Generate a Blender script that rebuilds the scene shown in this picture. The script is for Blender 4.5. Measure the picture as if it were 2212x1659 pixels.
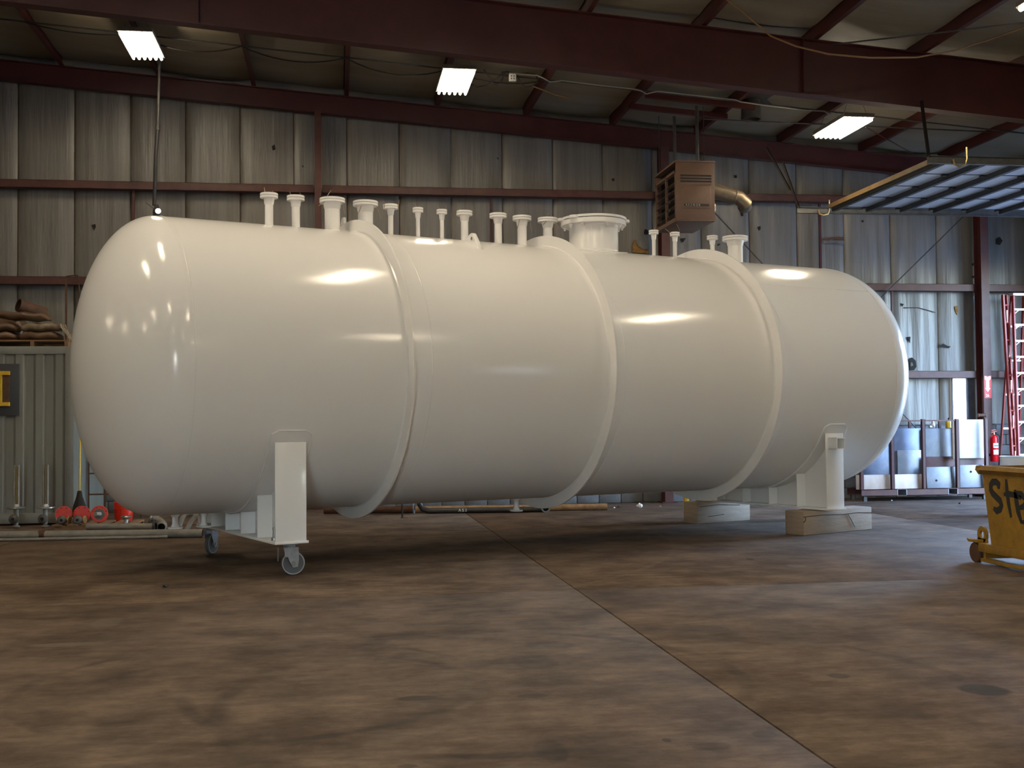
import bpy, bmesh, math, random
from mathutils import Vector, Matrix
random.seed(7)
scene = bpy.context.scene
for o in list(bpy.data.objects): bpy.data.objects.remove(o)
COL = scene.collection

# ------------------------------------------------------------------ camera
F = 2575.354; CX, CY = 1106.0, 829.5          # focal length in pixels of the 2212 x 1659 frame
PITCH, ROLL, HC, PHI = .0329, -.0092, 1.435, math.atan(.1467)
def _b(X):
    c, s = math.cos(PHI), math.sin(PHI)
    return Vector((X[0]*c + X[1]*s, -X[0]*s + X[1]*c, X[2]))
_fw = Vector((0, math.cos(PITCH), math.sin(PITCH))); _up = Vector((0, -math.sin(PITCH), math.cos(PITCH))); _rt = Vector((1, 0, 0))
_c, _s = math.cos(ROLL), math.sin(ROLL)
_rt, _up = _c*_rt + _s*_up, -_s*_rt + _c*_up
FW, UP, RT = _b(_fw), _b(_up), _b(_rt); CAM = Vector((0, 0, HC))
cam = bpy.data.cameras.new('camera'); camo = bpy.data.objects.new('camera', cam); COL.objects.link(camo)
cam.sensor_fit = 'HORIZONTAL'; cam.sensor_width = 36.0; cam.lens = 36.0*F/2212.0; cam.clip_end = 500
M = Matrix((RT, UP, -FW)).transposed().to_4x4(); M.translation = CAM; camo.matrix_world = M
scene.camera = camo
def ray(px, py): return FW*F + RT*(px-CX) - UP*(py-CY)
def onw(px, py, y): d = ray(px, py); return CAM + d*((y-CAM.y)/d.y)      # on a plane parallel to the back wall
def onz(px, py, z=0.0): d = ray(px, py); return CAM + d*((z-CAM.z)/d.z)  # on a level plane
def onx(px, py, x): d = ray(px, py); return CAM + d*((x-CAM.x)/d.x)      # on a plane parallel to the side wall

# ------------------------------------------------------------------ world, exposure
LAMP = 68.0            # tube radiance of the high-bay fixtures
SKY = 8.0
w = bpy.data.worlds.new('sky'); scene.world = w; w.use_nodes = True
nt = w.node_tree; nt.nodes.clear()
sky = nt.nodes.new('ShaderNodeTexSky'); sky.sky_type = 'NISHITA'; sky.sun_disc = False
sky.sun_elevation = math.radians(40); sky.sun_rotation = math.radians(250); sky.air_density = 1.3; sky.dust_density = 1.5
bg = nt.nodes.new('ShaderNodeBackground'); bg.inputs['Strength'].default_value = SKY
out = nt.nodes.new('ShaderNodeOutputWorld')
tint = nt.nodes.new('ShaderNodeMix'); tint.data_type = 'RGBA'; tint.blend_type = 'MULTIPLY'; tint.inputs[0].default_value = 1.0; tint.inputs[7].default_value = (.84, .96, 1.2, 1)   # white balance of the photograph
nt.links.new(sky.outputs[0], tint.inputs[6]); nt.links.new(tint.outputs[2], bg.inputs[0]); nt.links.new(bg.outputs[0], out.inputs[0])
vs = scene.view_settings
vs.view_transform = 'Standard'; vs.look = 'None'; vs.gamma = 1.0; vs.use_curve_mapping = False; vs.exposure = 0.0

# ------------------------------------------------------------------ materials
MATS = {}
def srgb(*c):
    return tuple(((v/255)/12.92 if v/255 <= .04045 else (((v/255)+.055)/1.055)**2.4) for v in c)
def newmat(name):
    m = bpy.data.materials.new(name); m.use_nodes = True; n = m.node_tree; p = n.nodes['Principled BSDF']
    MATS[name] = m
    return m, n, p
def mat(name, col, rough=.5, metal=0.0, col2=None, scale=6.0, detail=4.0, amount=.5, bump=0.0, bscale=40.0, coat=0.0, stretch=(1, 1, 1), rvar=0.0, emit=None, spec=None):
    m, n, p = newmat(name)
    p.inputs['Base Color'].default_value = (*col, 1); p.inputs['Roughness'].default_value = rough; p.inputs['Metallic'].default_value = metal
    if spec is not None: p.inputs['Specular IOR Level'].default_value = spec
    if coat: p.inputs['Coat Weight'].default_value = coat; p.inputs['Coat Roughness'].default_value = .06
    if emit: p.inputs['Emission Color'].default_value = (*emit[0], 1); p.inputs['Emission Strength'].default_value = emit[1]
    if col2 or bump or rvar:
        tc = n.nodes.new('ShaderNodeNewGeometry'); mp = n.nodes.new('ShaderNodeMapping'); mp.inputs['Scale'].default_value = stretch
        n.links.new(tc.outputs['Position'], mp.inputs['Vector'])
    if col2 or rvar:
        no = n.nodes.new('ShaderNodeTexNoise'); no.inputs['Scale'].default_value = scale; no.inputs['Detail'].default_value = detail; no.inputs['Roughness'].default_value = .65
        n.links.new(mp.outputs[0], no.inputs['Vector'])
    if col2:
        rp = n.nodes.new('ShaderNodeValToRGB'); rp.color_ramp.elements[0].position = .5-.25*(1.2-amount); rp.color_ramp.elements[1].position = .5+.25*(1.2-amount)
        rp.color_ramp.elements[0].color = (*col, 1); rp.color_ramp.elements[1].color = (*col2, 1)
        n.links.new(no.outputs['Fac'], rp.inputs[0]); n.links.new(rp.outputs[0], p.inputs['Base Color'])
    if rvar:
        mr = n.nodes.new('ShaderNodeMapRange'); mr.inputs[3].default_value = max(0.02, rough-rvar); mr.inputs[4].default_value = rough+rvar
        n.links.new(no.outputs['Fac'], mr.inputs[0]); n.links.new(mr.outputs[0], p.inputs['Roughness'])
    if bump:
        nb = n.nodes.new('ShaderNodeTexNoise'); nb.inputs['Scale'].default_value = bscale; nb.inputs['Detail'].default_value = 3
        n.links.new(mp.outputs[0], nb.inputs['Vector'])
        bu = n.nodes.new('ShaderNodeBump'); bu.inputs['Strength'].default_value = bump; bu.inputs['Distance'].default_value = .02
        n.links.new(nb.outputs['Fac'], bu.inputs['Height']); n.links.new(bu.outputs[0], p.inputs['Normal'])
    return m
mat('tank_white', (.865, .857, .85), .16, coat=.0, bump=.012, bscale=55)
mat('red_oxide', (.048, .008, .007), .5, col2=(.068, .013, .011), scale=3, rvar=.08)
mat('red_oxide_rusty', (.055, .012, .010), .55, col2=(.085, .030, .018), scale=7, detail=6, amount=.3)
mat('dark_steel', (.035, .034, .033), .55, .2, col2=(.06, .057, .053), scale=8)
mat('hanger_black', (.018, .014, .012), .8, spec=.1)
mat('galvanised', (.45, .45, .43), .38, .85, col2=(.32, .31, .29), scale=14)
mat('track_steel', (.16, .16, .155), .45, .6, col2=(.10, .098, .095), scale=9)
mat('grey_pipe', (.24, .22, .19), .5, .1, col2=(.17, .155, .135), scale=9)
mat('black_pipe', (.02, .02, .02), .4, .2, col2=(.035, .03, .028), scale=12)
mat('rusty_pipe', (.36, .22, .10), .6, .0, col2=(.20, .085, .03), scale=9, detail=7, amount=.4)
mat('rust_dark', (.10, .042, .018), .7, col2=(.05, .022, .012), scale=10, detail=6)
mat('white_enamel', (.75, .75, .73), .3)
mat('fixture_grey', (.22, .21, .2), .5, .3)
mat('heater_brown', (.14, .082, .054), .42, .0, col2=(.165, .098, .066), scale=5, rvar=.05)
mat('heater_dark', (.014, .011, .011), .5)
mat('flue_metal', (.22, .16, .09), .45, .5, col2=(.10, .085, .07), scale=7, detail=6, amount=.3)
mat('brass', (.55, .42, .2), .35, .9)
mat('wood_pale', (.36, .27, .19), .75, col2=(.27, .20, .145), scale=3, detail=6, stretch=(1, 1, 9), bump=.25, bscale=22)
mat('wood_pallet', (.26, .15, .075), .8, col2=(.17, .095, .05), scale=5, detail=6, stretch=(1, 6, 6))
mat('wood_crack', (.03, .022, .016), .9)
mat('caster_steel', (.40, .42, .46), .4, .6, col2=(.3, .32, .36), scale=16)
mat('caster_wheel', (.095, .10, .11), .45, .1)
mat('caster_rim', (.46, .46, .48), .5)
mat('plastic_red', srgb(200, 40, 20), .4)
mat('flange_red', srgb(215, 48, 18), .45, col2=srgb(190, 40, 18), scale=20)
mat('ext_red', srgb(205, 14, 26), .25)
mat('label_white', (.8, .8, .8), .4)
mat('label_ink', (.05, .05, .06), .5)
mat('sign_red', srgb(215, 30, 45), .4)
mat('yellow_paint', srgb(205, 165, 20), .5)
mat('hopper_yellow', (.36, .20, .016), .5, col2=(.15, .075, .012), scale=7, detail=8, amount=.1, rvar=.1)
mat('spray_black', (.012, .012, .012), .7)
mat('ladder_red', srgb(150, 42, 30), .45)
mat('aluminium', (.72, .72, .73), .3, .7)
mat('teal', srgb(60, 140, 120), .5)
mat('sack_brown', (.15, .085, .045), .35, col2=(.10, .06, .035), scale=8, bump=.4, bscale=14)
mat('shrink_film', (.30, .24, .17), .15, col2=(.2, .15, .1), scale=10, bump=.5, bscale=16)
mat('bristle', (.02, .015, .012), .9, bump=.8, bscale=120)
mat('paper_white', (.8, .8, .85), .7)
mat('plate_grey', (.25, .26, .285), .42, .25, col2=(.18, .19, .21), scale=4, detail=6)
mat('valve_iron', (.11, .10, .09), .5, .3, col2=(.07, .062, .055), scale=20)
mat('plate_white', (.72, .73, .75), .5, col2=(.55, .54, .52), scale=3, detail=7, amount=.2)
mat('plate_blue', (.10, .12, .18), .4, .4, col2=(.16, .18, .24), scale=5)
mat('plate_rust', (.60, .58, .56), .5, col2=(.42, .25, .14), scale=3.5, detail=8, amount=.1, stretch=(1, 1, .4))
mat('door_white', (.58, .59, .60), .35, col2=(.50, .51, .53), scale=3)
mat('wood_edge', (.20, .12, .045), .6, col2=(.14, .08, .03), scale=5)
mat('cable_black', (.015, .014, .013), .5)
mat('cable_brown', (.22, .12, .05), .5)
mat('cable_pale', (.35, .33, .30), .5)
mat('container_paint', (.20, .20, .18), .5, col2=(.145, .142, .125), scale=1.6, detail=8, stretch=(1, 1, .35))
mat('soot', (.05, .05, .05), .8)
mat('board_dark', (.035, .036, .04), .7)
mat('block_paint', (.13, .13, .13), .6, col2=(.09, .088, .088), scale=5, bump=.3, bscale=60)
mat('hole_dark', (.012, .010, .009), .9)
mat('insul_yellow', (.34, .19, .05), .9, col2=(.18, .09, .03), scale=20, bump=.6, bscale=50)
mat('sheet_steel', (.30, .29, .27), .5, .3)
mat('asphalt', (.23, .23, .22), .9, col2=(.17, .17, .165), scale=3)
mat('lens_clear', (.9, .9, .9), .1, emit=((1, .97, 1), 30.0))
mat('tube_glow', (.9, .9, .9), .3, emit=((1.0, .85, .62), LAMP))
mat('window_lit', (.9, .9, .92), .2, emit=((.93, .96, 1.0), 3.0))

def vinyl(name, base, dirt, stain):
    """white vinyl insulation facing: vertical grime streaks and adhesive stains along the seams"""
    m, n, p = newmat(name); p.inputs['Roughness'].default_value = .42
    g = n.nodes.new('ShaderNodeNewGeometry'); mp = n.nodes.new('ShaderNodeMapping'); mp.inputs['Scale'].default_value = (9, 9, .35)
    n.links.new(g.outputs['Position'], mp.inputs['Vector'])
    a = n.nodes.new('ShaderNodeTexNoise'); a.inputs['Scale'].default_value = 1.0; a.inputs['Detail'].default_value = 7; a.inputs['Roughness'].default_value = .7
    n.links.new(mp.outputs[0], a.inputs['Vector'])
    r = n.nodes.new('ShaderNodeValToRGB'); r.color_ramp.elements[0].position = .30; r.color_ramp.elements[1].position = .60
    r.color_ramp.elements[0].color = (*dirt, 1); r.color_ramp.elements[1].color = (*base, 1); n.links.new(a.outputs['Fac'], r.inputs[0])
    # seam stain: distance to the nearest seam
    sx = n.nodes.new('ShaderNodeSeparateXYZ'); n.links.new(g.outputs['Position'], sx.inputs[0])
    def mth(op, x, y=None):
        q = n.nodes.new('ShaderNodeMath'); q.operation = op
        for k, v in enumerate((x, y)):
            if v is None: continue
            if hasattr(v, 'links'): n.links.new(v, q.inputs[k])
            else: q.inputs[k].default_value = v
        return q.outputs[0]
    b = n.nodes.new('ShaderNodeTexNoise'); b.inputs['Scale'].default_value = 1.3; b.inputs['Detail'].default_value = 4
    n.links.new(g.outputs['Position'], b.inputs['Vector'])
    t = mth('DIVIDE', mth('SUBTRACT', sx.outputs[0], SEAM0-.45), PANEL)
    fr = mth('SUBTRACT', mth('FRACT', t), .492)               # 0 at the seam
    d = mth('ABSOLUTE', mth('SUBTRACT', fr, .02))
    wdt = mth('MULTIPLY', mth('SUBTRACT', b.outputs['Fac'], .42), .22)
    f = mth('SUBTRACT', 1.0, mth('DIVIDE', d, mth('MAXIMUM', wdt, .006)))
    f = mth('MULTIPLY', mth('MINIMUM', mth('MAXIMUM', f, 0), 1), .75)
    mx = n.nodes.new('ShaderNodeMix'); mx.data_type = 'RGBA'; n.links.new(f, mx.inputs[0]); n.links.new(r.outputs[0], mx.inputs[6]); mx.inputs[7].default_value = (*stain, 1)
    n.links.new(mx.outputs[2], p.inputs['Base Color'])
    bb = n.nodes.new('ShaderNodeTexNoise'); bb.inputs['Scale'].default_value = 1.0; bb.inputs['Detail'].default_value = 4
    mp2 = n.nodes.new('ShaderNodeMapping'); mp2.inputs['Scale'].default_value = (14, 14, 1.1); n.links.new(g.outputs['Position'], mp2.inputs['Vector']); n.links.new(mp2.outputs[0], bb.inputs['Vector'])
    bu = n.nodes.new('ShaderNodeBump'); bu.inputs['Strength'].default_value = .35; bu.inputs['Distance'].default_value = .03
    n.links.new(bb.outputs['Fac'], bu.inputs['Height']); n.links.new(bu.outputs[0], p.inputs['Normal'])
    return m
SEAM0, PANEL = -5.302, .9144
vinyl('wall_vinyl', (.175, .165, .148), (.108, .098, .080), (.09, .055, .02))
mat('roof_vinyl', (.25, .215, .155), .5, col2=(.17, .14, .095), scale=.9, detail=7, stretch=(.5, 2.2, 1), bump=.2, bscale=4)

def floor_mat():
    m, n, p = newmat('concrete_floor')
    g = n.nodes.new('ShaderNodeNewGeometry')
    def noise(scale, detail, rough, st=(1, 1, 1)):
        mp = n.nodes.new('ShaderNodeMapping'); mp.inputs['Scale'].default_value = st; n.links.new(g.outputs['Position'], mp.inputs['Vector'])
        q = n.nodes.new('ShaderNodeTexNoise'); q.inputs['Scale'].default_value = scale; q.inputs['Detail'].default_value = detail; q.inputs['Roughness'].default_value = rough
        n.links.new(mp.outputs[0], q.inputs['Vector']); return q.outputs['Fac']
    def ramp(f, p0, c0, p1, c1):
        r = n.nodes.new('ShaderNodeValToRGB'); r.color_ramp.elements[0].position = p0; r.color_ramp.elements[1].position = p1
        r.color_ramp.elements[0].color = (*c0, 1); r.color_ramp.elements[1].color = (*c1, 1); n.links.new(f, r.inputs[0]); return r.outputs[0]
    def mth(op, x, y=None, cl=False):
        q = n.nodes.new('ShaderNodeMath'); q.operation = op; q.use_clamp = cl
        for k, v in enumerate((x, y)):
            if v is None: continue
            if hasattr(v, 'links'): n.links.new(v, q.inputs[k])
            else: q.inputs[k].default_value = v
        return q.outputs[0]
    def mix(f, a, b, mode='MIX'):
        mx = n.nodes.new('ShaderNodeMix'); mx.data_type = 'RGBA'; mx.blend_type = mode
        for k, v in ((0, f), (6, a), (7, b)):
            if hasattr(v, 'links'): n.links.new(v, mx.inputs[k])
            else: mx.inputs[k].default_value = v if k == 0 else (*v, 1)
        return mx.outputs[2]
    base = ramp(noise(1.5, 10, .68), .38, (.076, .050, .032), .62, (.178, .122, .083))
    fine = ramp(noise(6, 9, .74, (.6, 1.6, 1)), .34, (.55, .55, .55), .66, (1.25, 1.25, 1.25))
    c = mix(.8, base, fine, 'MULTIPLY')
    sc = mth('MULTIPLY', mth('SUBTRACT', noise(1.6, 6, .72, (.6, 2.2, 1)), .60), 5.0, True)      # pale scuffs
    c = mix(mth('MULTIPLY', sc, .45), c, (.21, .17, .125))
    # oil spots and tyre arcs, each with its own place on the slab
    sx = n.nodes.new('ShaderNodeSeparateXYZ'); n.links.new(g.outputs['Position'], sx.inputs[0])
    wob = mth('MULTIPLY', mth('SUBTRACT', noise(5, 5, .6), .5), .35)
    def spot(px, py, rx, ry, k, col=(.022, .019, .015)):
        nonlocal c
        q = onz(px, py); sc_ = (q-CAM).dot(FW)/F; rxm = rx*sc_; rym = ry*sc_*sc_*F/HC
        dx = mth('DIVIDE', mth('SUBTRACT', sx.outputs[0], q.x), rxm); dy = mth('DIVIDE', mth('SUBTRACT', sx.outputs[1], q.y), rym)
        d = mth('ADD', mth('SQRT', mth('ADD', mth('MULTIPLY', dx, dx), mth('MULTIPLY', dy, dy))), wob)
        f = mth('MULTIPLY', mth('SUBTRACT', 1.0, d), 4.0, True)
        c = mix(mth('MULTIPLY', f, k), c, col)
    for a in ((2125, 1490, 58, 15, .8), (1812, 1460, 26, 6, .6), (1155, 1430, 55, 18, .35), (1185, 1394, 65, 9, .4), (1150, 1503, 40, 5, .5), (905, 1508, 55, 6, .7), (1440, 1599, 12, 5, .7), (1540, 1612, 48, 9, .4), (1650, 1586, 32, 9, .45), (1685, 1580, 30, 16, .3), (357, 1267, 7, 4, .85), (250, 1565, 50, 7, .35), (1520, 1365, 75, 20, .25), (1755, 1535, 34, 8, .3), (1190, 1620, 40, 28, .35), (2035, 1327, 25, 6, .4), (1620, 1208, 8, 2, .7), (880, 1655, 25, 5, .5)):
        spot(*a)
    for a in ((498, 1211, 24, 4, .5), (150, 1392, 90, 5, .4), (230, 1345, 35, 12, .3), (1720, 1222, 22, 4, .3), (2050, 1600, 90, 50, .0)):
        spot(*a, col=(.22, .185, .14))
    def arc(p1, p2, p3, wd, k, col=(.026, .021, .017)):
        nonlocal c
        a, b, e = (onz(*q).xy for q in (p1, p2, p3))
        dd = 2*(a.x*(b.y-e.y)+b.x*(e.y-a.y)+e.x*(a.y-b.y))
        ux = ((a.dot(a))*(b.y-e.y)+(b.dot(b))*(e.y-a.y)+(e.dot(e))*(a.y-b.y))/dd; uy = ((a.dot(a))*(e.x-b.x)+(b.dot(b))*(a.x-e.x)+(e.dot(e))*(b.x-a.x))/dd
        R = (a-Vector((ux, uy))).length
        dx = mth('SUBTRACT', sx.outputs[0], ux); dy = mth('SUBTRACT', sx.outputs[1], uy)
        d = mth('ABSOLUTE', mth('SUBTRACT', mth('SQRT', mth('ADD', mth('MULTIPLY', dx, dx), mth('MULTIPLY', dy, dy))), R))
        f = mth('MULTIPLY', mth('SUBTRACT', 1.0, mth('DIVIDE', d, wd)), 1.6, True)
        br = mth('MULTIPLY', mth('SUBTRACT', noise(1.1, 4, .6), .42), 5.0, True)
        c = mix(mth('MULTIPLY', mth('MULTIPLY', f, br), k), c, col)
    arc((25, 1545), (110, 1460), (370, 1405), .05, .55); arc((100, 1550), (190, 1480), (420, 1430), .05, .4)
    arc((405, 1535), (430, 1465), (660, 1395), .06, .5); arc((475, 1580), (540, 1470), (960, 1372), .07, .45)
    arc((620, 1350), (860, 1325), (1050, 1300), .04, .35, (.17, .14, .10)); arc((1930, 1630), (1900, 1560), (1700, 1490), .16, .35)
    n.links.new(c, p.inputs['Base Color'])
    rr = n.nodes.new('ShaderNodeMapRange'); n.links.new(noise(2.2, 6, .6), rr.inputs[0]); rr.inputs[1].default_value = .3; rr.inputs[2].default_value = .7; rr.inputs[3].default_value = .55; rr.inputs[4].default_value = .75; p.inputs['Specular IOR Level'].default_value = .18
    n.links.new(rr.outputs[0], p.inputs['Roughness'])
    bu = n.nodes.new('ShaderNodeBump'); bu.inputs['Strength'].default_value = .12; bu.inputs['Distance'].default_value = .01
    n.links.new(noise(18, 6, .7), bu.inputs['Height']); n.links.new(bu.outputs[0], p.inputs['Normal'])
floor_mat()

# ------------------------------------------------------------------ mesh helpers
class MB:
    def __init__(self): self.v = []; self.f = []
    def add(self, vs, fs):
        o = len(self.v); self.v += [Vector(p) for p in vs]; self.f += [tuple(i+o for i in q) for q in fs]; return self
    def box(self, a, b):
        x0, y0, z0 = a; x1, y1, z1 = b
        return self.add([(x0, y0, z0), (x1, y0, z0), (x1, y1, z0), (x0, y1, z0), (x0, y0, z1), (x1, y0, z1), (x1, y1, z1), (x0, y1, z1)],
                        [(0, 3, 2, 1), (4, 5, 6, 7), (0, 1, 5, 4), (1, 2, 6, 5), (2, 3, 7, 6), (3, 0, 4, 7)])
    def hexa(self, p): # 8 points, bottom loop then top loop
        return self.add(p, [(0, 3, 2, 1), (4, 5, 6, 7), (0, 1, 5, 4), (1, 2, 6, 5), (2, 3, 7, 6), (3, 0, 4, 7)])
    def tube(self, pts, r, n=12, cap=True):
        pts = [Vector(p) for p in pts]; rr = r if isinstance(r, (list, tuple)) else [r]*len(pts)
        o = len(self.v); prev = None
        for i, p in enumerate(pts):
            d = (pts[min(i+1, len(pts)-1)] - pts[max(i-1, 0)]).normalized()
            if prev is None:
                a = d.orthogonal().normalized()
            else:
                a = (prev - d*prev.dot(d)); a = a.normalized() if a.length > 1e-6 else d.orthogonal().normalized()
            prev = a; b = d.cross(a)
            for k in range(n):
                t = 2*math.pi*k/n; self.v.append(p + (a*math.cos(t)+b*math.sin(t))*rr[i])
        for i in range(len(pts)-1):
            for k in range(n):
                k2 = (k+1) % n; self.f.append((o+i*n+k, o+i*n+k2, o+(i+1)*n+k2, o+(i+1)*n+k))
        if cap:
            self.f.append(tuple(o+k for k in reversed(range(n)))); self.f.append(tuple(o+(len(pts)-1)*n+k for k in range(n)))
        return self
    def lathe(self, prof, org=(0, 0, 0), ax=(0, 0, 1), n=32, a0=0.0, a1=2*math.pi):
        ax = Vector(ax).normalized(); a = ax.orthogonal().normalized() if abs(ax.z) < .999 else Vector((1, 0, 0)); b = ax.cross(a); org = Vector(org)
        full = abs(a1-a0-2*math.pi) < 1e-6; m = n if full else n+1; o = len(self.v)
        for r, h in prof:
            for k in range(m):
                t = a0+(a1-a0)*k/n; self.v.append(org+ax*h+(a*math.cos(t)+b*math.sin(t))*max(r, 1e-5))
        for i in range(len(prof)-1):
            for k in range(n):
                k2 = (k+1) % m; self.f.append((o+i*m+k, o+i*m+k2, o+(i+1)*m+k2, o+(i+1)*m+k))
        return self
    def prism(self, poly, e): # poly: list of 3D points (planar), extruded by vector e
        e = Vector(e); k = len(poly); o = len(self.v)
        self.v += [Vector(p) for p in poly] + [Vector(p)+e for p in poly]
        self.f += [tuple(o+i for i in reversed(range(k))), tuple(o+k+i for i in range(k))]
        self.f += [(o+i, o+(i+1) % k, o+k+(i+1) % k, o+k+i) for i in range(k)]
        return self
    def bar(self, p0, p1, wx, wy, upv=(0, 0, 1)): # rectangular bar from p0 to p1
        p0, p1 = Vector(p0), Vector(p1); d = (p1-p0).normalized(); u = Vector(upv); u = (u-d*u.dot(d))
        u = u.normalized() if u.length > 1e-5 else d.orthogonal().normalized(); s = d.cross(u)
        q = [s*wx/2*i+u*wy/2*j for i, j in ((-1, -1), (1, -1), (1, 1), (-1, 1))]
        return self.hexa([p0+k for k in q]+[p1+k for k in q])
    def grid(self, fn, nu, nv, wrap=False):
        o = len(self.v); m = nu if wrap else nu+1
        for j in range(nv+1):
            for i in range(m): self.v.append(Vector(fn(i/nu, j/nv)))
        for j in range(nv):
            for i in range(nu):
                i2 = (i+1) % m; self.f.append((o+j*m+i, o+j*m+i2, o+(j+1)*m+i2, o+(j+1)*m+i))
        return self
    def build(self, name, m, parent=None, at=None, local=False, bevel=0, sharp=35, solid=0, kind=None):
        me = bpy.data.meshes.new(name)
        org = Vector(at) if at is not None else Vector((0, 0, 0))
        if parent is not None and not local:
            inv = WM[parent.name].inverted(); vs_ = [inv @ p for p in self.v]
        else: vs_ = [p-org for p in self.v]
        me.from_pydata([tuple(p) for p in vs_], [], self.f)
        bm = bmesh.new(); bm.from_mesh(me); bmesh.ops.recalc_face_normals(bm, faces=bm.faces)
        if bevel: bmesh.ops.bevel(bm, geom=[e for e in bm.edges if e.is_manifold and e.calc_face_angle(0) > .6], offset=bevel, segments=2, profile=.5, affect='EDGES', clamp_overlap=True)
        bm.to_mesh(me); bm.free()
        me.polygons.foreach_set('use_smooth', [True]*len(me.polygons)); me.set_sharp_from_angle(angle=math.radians(sharp))
        me.materials.append(MATS[m]); o = bpy.data.objects.new(name, me); COL.objects.link(o)
        if parent is not None: o.parent = parent; WM[o.name] = WM[parent.name].copy()
        else: o.location = org; WM[o.name] = Matrix.Translation(org)
        if solid:
            md = o.modifiers.new('thick', 'SOLIDIFY'); md.thickness = solid
        if kind: o['kind'] = kind
        return o
WM = {}
def tag(o, label, cat, group=None):
    o['label'] = label; o['category'] = cat
    if group: o['group'] = group
    return o
def thing(name, label, cat, loc=(0, 0, 0), rz=0.0, group=None):
    o = bpy.data.objects.new(name, None); COL.objects.link(o); o.location = loc; o.rotation_euler = (0, 0, rz); o.empty_display_size = .1
    WM[o.name] = Matrix.Translation(Vector(loc)) @ Matrix.Rotation(rz, 4, 'Z')
    return tag(o, label, cat, group)
def struct(o): o['kind'] = 'structure'; return o
def copy_tree(o, parent=None):
    c = o.copy(); COL.objects.link(c); c.parent = parent
    for ch in list(o.children): copy_tree(ch, c)
    return c
def text_mesh(s, size, name, m, parent, org, xdir, ydir, extrude=.002, spacing=1.0, shear=0.0):
    cu = bpy.data.curves.new('txt', 'FONT'); cu.body = s; cu.size = size; cu.extrude = extrude; cu.space_character = spacing; cu.shear = shear; cu.align_x = 'LEFT'
    ob = bpy.data.objects.new('txt', cu); COL.objects.link(ob); bpy.context.view_layer.update()
    me = bpy.data.meshes.new_from_object(ob.evaluated_get(bpy.context.evaluated_depsgraph_get()))
    x, y = Vector(xdir).normalized(), Vector(ydir).normalized(); z = x.cross(y); org = Vector(org)
    mb = MB(); mb.v = [org+x*v.co.x+y*v.co.y+z*v.co.z for v in me.vertices]; mb.f = [tuple(p.vertices) for p in me.polygons]
    bpy.data.objects.remove(ob); bpy.data.curves.remove(cu); bpy.data.meshes.remove(me)
    return mb.build(name, m, parent)

# ------------------------------------------------------------------ building dimensions
WALL = 20.9                       # vinyl face of the back wall
XR, XL, YF, RIDGE = 13.15, -29.0, -12.0, -8.0
def zp(x): return 7.14-.078*x if x >= RIDGE else 7.14-.078*RIDGE+.078*(x-RIDGE)   # underside of the purlins

# ------------------------------------------------------------------ the setting
# ground outside the building
struct(MB().box((-80, -80, -.5), (120, 120, -.12)).build('floor_outside', 'asphalt'))
# floor: concrete slabs with open control joints
fl = struct(MB().box((XL-.3, YF-.3, -.11), (XR+.3, 21.4, -.022)).build('floor', 'concrete_floor'))
JX = [XL-.3, -16.27, -10.17, -4.07, 2.03, 8.13, XR+.3]; JY = [YF-.3, -8.2, -2.1, 4.0, 10.1, 16.2, 21.4]
for i in range(len(JX)-1):
    for j in range(len(JY)-1):
        g = .006
        MB().box((JX[i]+g, JY[j]+g, -.03), (JX[i+1]-g, JY[j+1]-g, 0)).build('slab', 'concrete_floor', fl, bevel=.004)

# back wall: outer steel sheet, vinyl faced insulation in vertical strips, block wainscot
wb = struct(MB().box((XL, 21.08, 0), (XR+.2, 21.13, 8.2)).build('wall_back', 'sheet_steel'))
def zrb(x): return 6.794-.078*x    # underside of the end wall rafter
def panel(x0, x1, seed, wr):
    rnd = random.Random(seed); ph = [rnd.uniform(0, 6.3) for _ in range(6)]; am = rnd.uniform(.6, 1.2)
    def fn(u, v):
        x = x0+(x1-x0)*u; z = 1.25+(zrb((x0+x1)/2)+.4-1.25)*v
        e = min(u, 1-u); puff = .045*(1-math.exp(-e*14))
        wv = wr*am*(math.sin(u*17+ph[0]+z*.5)*.35+math.sin(u*29+ph[1]-z*.8)*.3+math.sin(u*9+ph[2]+z*1.3)*.5)*min(1, e*8)
        return (x, WALL+.035-puff+wv, z)
    return MB().grid(fn, 16, 26)
for i in range(-2, 21):
    x0 = SEAM0+PANEL*i; x1 = min(x0+PANEL, XR)
    if x1-x0 < .1: continue
    panel(x0+.006, x1-.006, i+40, .006+.010*max(0, i-12)/8).build('insulation_panel', 'wall_vinyl', wb, sharp=60)
MB().box((XL, WALL+.03, 1.2), (SEAM0-2*PANEL, WALL+.05, 8.2)).build('insulation_panel', 'wall_vinyl', wb)
MB().box((XL, 20.86, 0), (XR, 20.95, 1.33)).build('wainscot_mortar', 'block_paint', wb)
blk = None
for r in range(7):
    z0 = r*.19; n0 = -14
    for k in range(0, 45):
        xa = -5.4+k*.4+(.2 if r % 2 else 0)
        if xa+.39 > XR: continue
        if blk is None:
            blk = MB().box((0, 0, 0), (.39, .12, .18)).build('block', 'block_paint', wb, local=True, bevel=.006); o = blk
        else:
            o = blk.copy(); COL.objects.link(o)
        o.location = (xa, 20.78, z0+.005)
MB().box((-5.4, 20.76, 1.325), (XR, 20.95, 1.345)).build('wainscot_cap', 'dark_steel', wb)

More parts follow.
